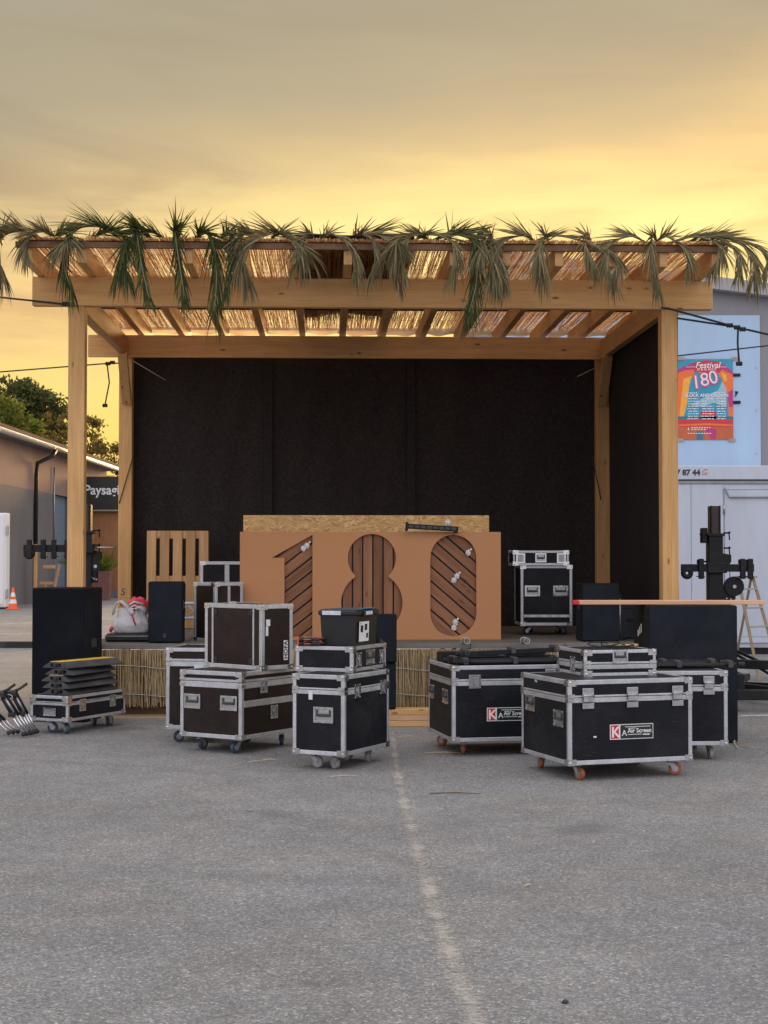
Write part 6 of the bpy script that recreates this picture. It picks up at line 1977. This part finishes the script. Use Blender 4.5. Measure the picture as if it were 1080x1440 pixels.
tree('dark round topped pine tree beyond the left building', -20.6, 90, 8.2, 0.32,
     [(0.3, 0, 10.6, 1.5, 1.0), (-1.3, 0.3, 11.2, 1.4, 1.0), (1.5, -0.3, 9.6, 1.2, 0.8), (-0.2, -0.4, 9.0, 1.5, 0.8), (-2.4, 0, 9.8, 1.2, 0.9), (0.9, 0.2, 8.2, 1.0, 0.7), (0.2, 0.2, 11.5, 0.9, 0.6), (-1.2, 0, 8.2, 1.3, 0.8), (0.1, .4, 7.3, 1.4, .8)], 15000, 0.14, M['leaf_pine'], 1)
tree('light green leafy tree at the left edge before the pine', -17.9, 75, 5.5, 0.22,
     [(0.0, 0, 8.0, 1.1, 1.1), (-0.9, 0, 8.5, 1.2, 1.0), (0.8, 0, 7.1, 0.9, 0.8), (-1.6, 0.2, 7.2, 1.2, 1.0), (0.2, 0, 6.2, 1.2, 0.9)], 8000, 0.12, M['leaf_light'], 2)
tree('sparse brownish tree with gaps between the two left posts', -16.1, 85, 5.5, 0.24,
     [(-0.6, 0, 8.9, 1.1, 0.9), (0.5, 0, 7.6, 1.2, 0.9), (-1.6, 0, 7.7, 1.1, 1.0), (1.2, 0, 6.2, 0.9, 0.8), (-0.4, 0, 6.5, 1.3, 0.9), (0.5, 0.2, 5.3, 1.2, 0.9), (-2.2, 0.2, 9.0, 0.7, 0.6), (1.1, 0, 5.0, 0.8, 0.8)], 5200, 0.12, M['leaf_brown'], 3)

# ------------------------------------------------------------------ ropes
def rope(label, pts, r_=0.011, sag=0.0, name='rope', knots=()):
    o = thing(name, label, 'rope', pts[0], 0.0)
    base = Vector(pts[0])
    P = [Vector(p) - base for p in pts]
    out = []
    for a, c in zip(P[:-1], P[1:]):
        for k in range(8):
            t_ = k / 8
            q = a.lerp(c, t_)
            q.z -= sag * 4 * t_ * (1 - t_)
            out.append(q)
    out.append(P[-1])
    MB().tube(out, r_, 6).build('cord', M['rope'], o)
    for kp in knots:
        q = Vector(kp) - base
        b = MB()
        for m_ in range(3):
            b.torus((q.x + 0.022 * (m_ - 1), q.y, q.z), 0.016, 0.011, 'X', 10, 6)
        b.build('knot', M['rope'], o)
    return o


rope('dark guy rope tied to the front left post, running out of the picture', [(-3.30, 16.07, 4.305), (-3.42, 16.05, 4.32), (-4.10, 16.0, 4.385), (-7.5, 15.8, 4.6)], 0.010, 0.0, knots=[(-3.34, 16.05, 4.315), (-3.28, 16.05, 4.31)])
rope('slack cord running left from the back left post with a knot', [(-3.42, 20.05, 4.20), (-3.60, 20.1, 4.205), (-5.1, 20.2, 4.10), (-8, 20.4, 3.95)], 0.009, 0.0, knots=[(-3.62, 20.1, 4.20), (-3.56, 20.1, 4.215)])
rope('loose cord end hanging from the knot by the back left post', [(-3.63, 20.1, 4.19), (-3.60, 20.1, 3.95), (-3.655, 20.1, 3.66)], 0.009, 0.0, knots=[(-3.655, 20.1, 3.65)])
rope('dark rope from the front right post top to the big knot', [(2.93, 16.20, 4.30), (3.02, 16.21, 4.29), (3.77, 16.4, 4.123), (4.11, 16.4, 4.045), (6.5, 16.4, 3.5)], 0.012, 0.0, knots=[(3.70, 16.39, 4.14), (3.78, 16.4, 4.12), (3.84, 16.4, 4.10)])
rope('dark rope meeting the big knot from behind the right post', [(3.12, 16.28, 4.20), (3.70, 16.40, 4.135)], 0.011)
rope('rope end hanging straight down from the big knot', [(3.79, 16.4, 4.10), (3.785, 16.4, 3.95), (3.80, 16.4, 3.74)], 0.011, 0.0, knots=[(3.80, 16.4, 3.73)])
rope('thin cable rising to the right across the poster board', [(3.10, 18.0, 4.0), (3.482, 18.0, 4.029), (4.51, 18.0, 4.146), (7, 18, 4.43)], 0.008)

# ------------------------------------------------------------------ straws and stones on the asphalt
STR = [((-0.30, 11.65), 0.22, 8, 'longest pale straw, lying before the middle flight case'), ((-1.03, 12.50), 0.14, 20, 'curled pale straw before the left stack of cases'), ((-0.93, 12.60), 0.12, -12, 'thin straw right of the left stack on the asphalt'),
       ((0.22, 14.22), 0.22, 6, 'pale straw before the timber boards'), ((0.17, 14.60), 0.16, -3, 'short straw nearest the timber boards'), ((0.51, 13.05), 0.34, 3, 'thin pale straw by the orange wheel of the K sticker case'),
       ((0.50, 10.80), 0.36, -4, 'thin dark stalk lying in front of the right cases'), ((0.722, 7.78), 0.055, 40, 'small white straw lying alone in the foreground at the right')]
for (p, ln, a, lab) in STR:
    d = Vector((math.cos(R(a)), math.sin(R(a)) * 1.0, 0)) * ln / 2
    c = Vector((p[0], p[1], 0.007))
    m_ = M['straw'] if 'dark' not in lab else M['dark_wood']
    tag(MB().tube([c - d, c + Vector((0.004, 0.012, 0.004)), c + d], [0.0035, 0.004, 0.002], 5).build('straw', m_), lab, 'straw', 'straws scattered on the asphalt')
tw = thing('dry_twig', 'forked dry twig lying by the right bass speaker', 'twig', (3.14, 13.72, 0.0), 0.0)
MB().tube([(-0.09, -0.42, 0.008), (-0.05, -0.1, 0.02), (0.02, 0.2, 0.03), (0.09, 0.55, 0.012)], [0.004, 0.006, 0.005, 0.003], 5).build('stem', M['straw'], tw)
MB().tube([(-0.04, 0.0, 0.02), (0.0, -0.25, 0.012), (0.06, -0.45, 0.006)], [0.005, 0.004, 0.002], 5).build('branch', M['straw'], tw)
MB().tube([(-0.02, 0.05, 0.02), (0.045, -0.12, 0.014), (0.07, -0.4, 0.006)], [0.004, 0.004, 0.002], 5).build('branch', M['straw'], tw)
for (p, r_, m_, lab) in (((0.672, 5.756), 0.013, 'dark_stone', 'small dark stone in the foreground near the worn line'), ((-0.872, 10.08), 0.016, 'stone', 'pale pebble lying in the middle of the asphalt at the left'), ((1.0, 9.7), 0.010, 'stone', 'tiny pale pebble in front of the nearest case')):
    b = MB().ball((p[0], p[1], r_ * 0.5), (r_, r_ * 0.8, r_ * 0.6), 10, 7, crumple(p[0], 0.25, 2.0))
    tag(b.build('pebble', M[m_]), lab, 'pebble')
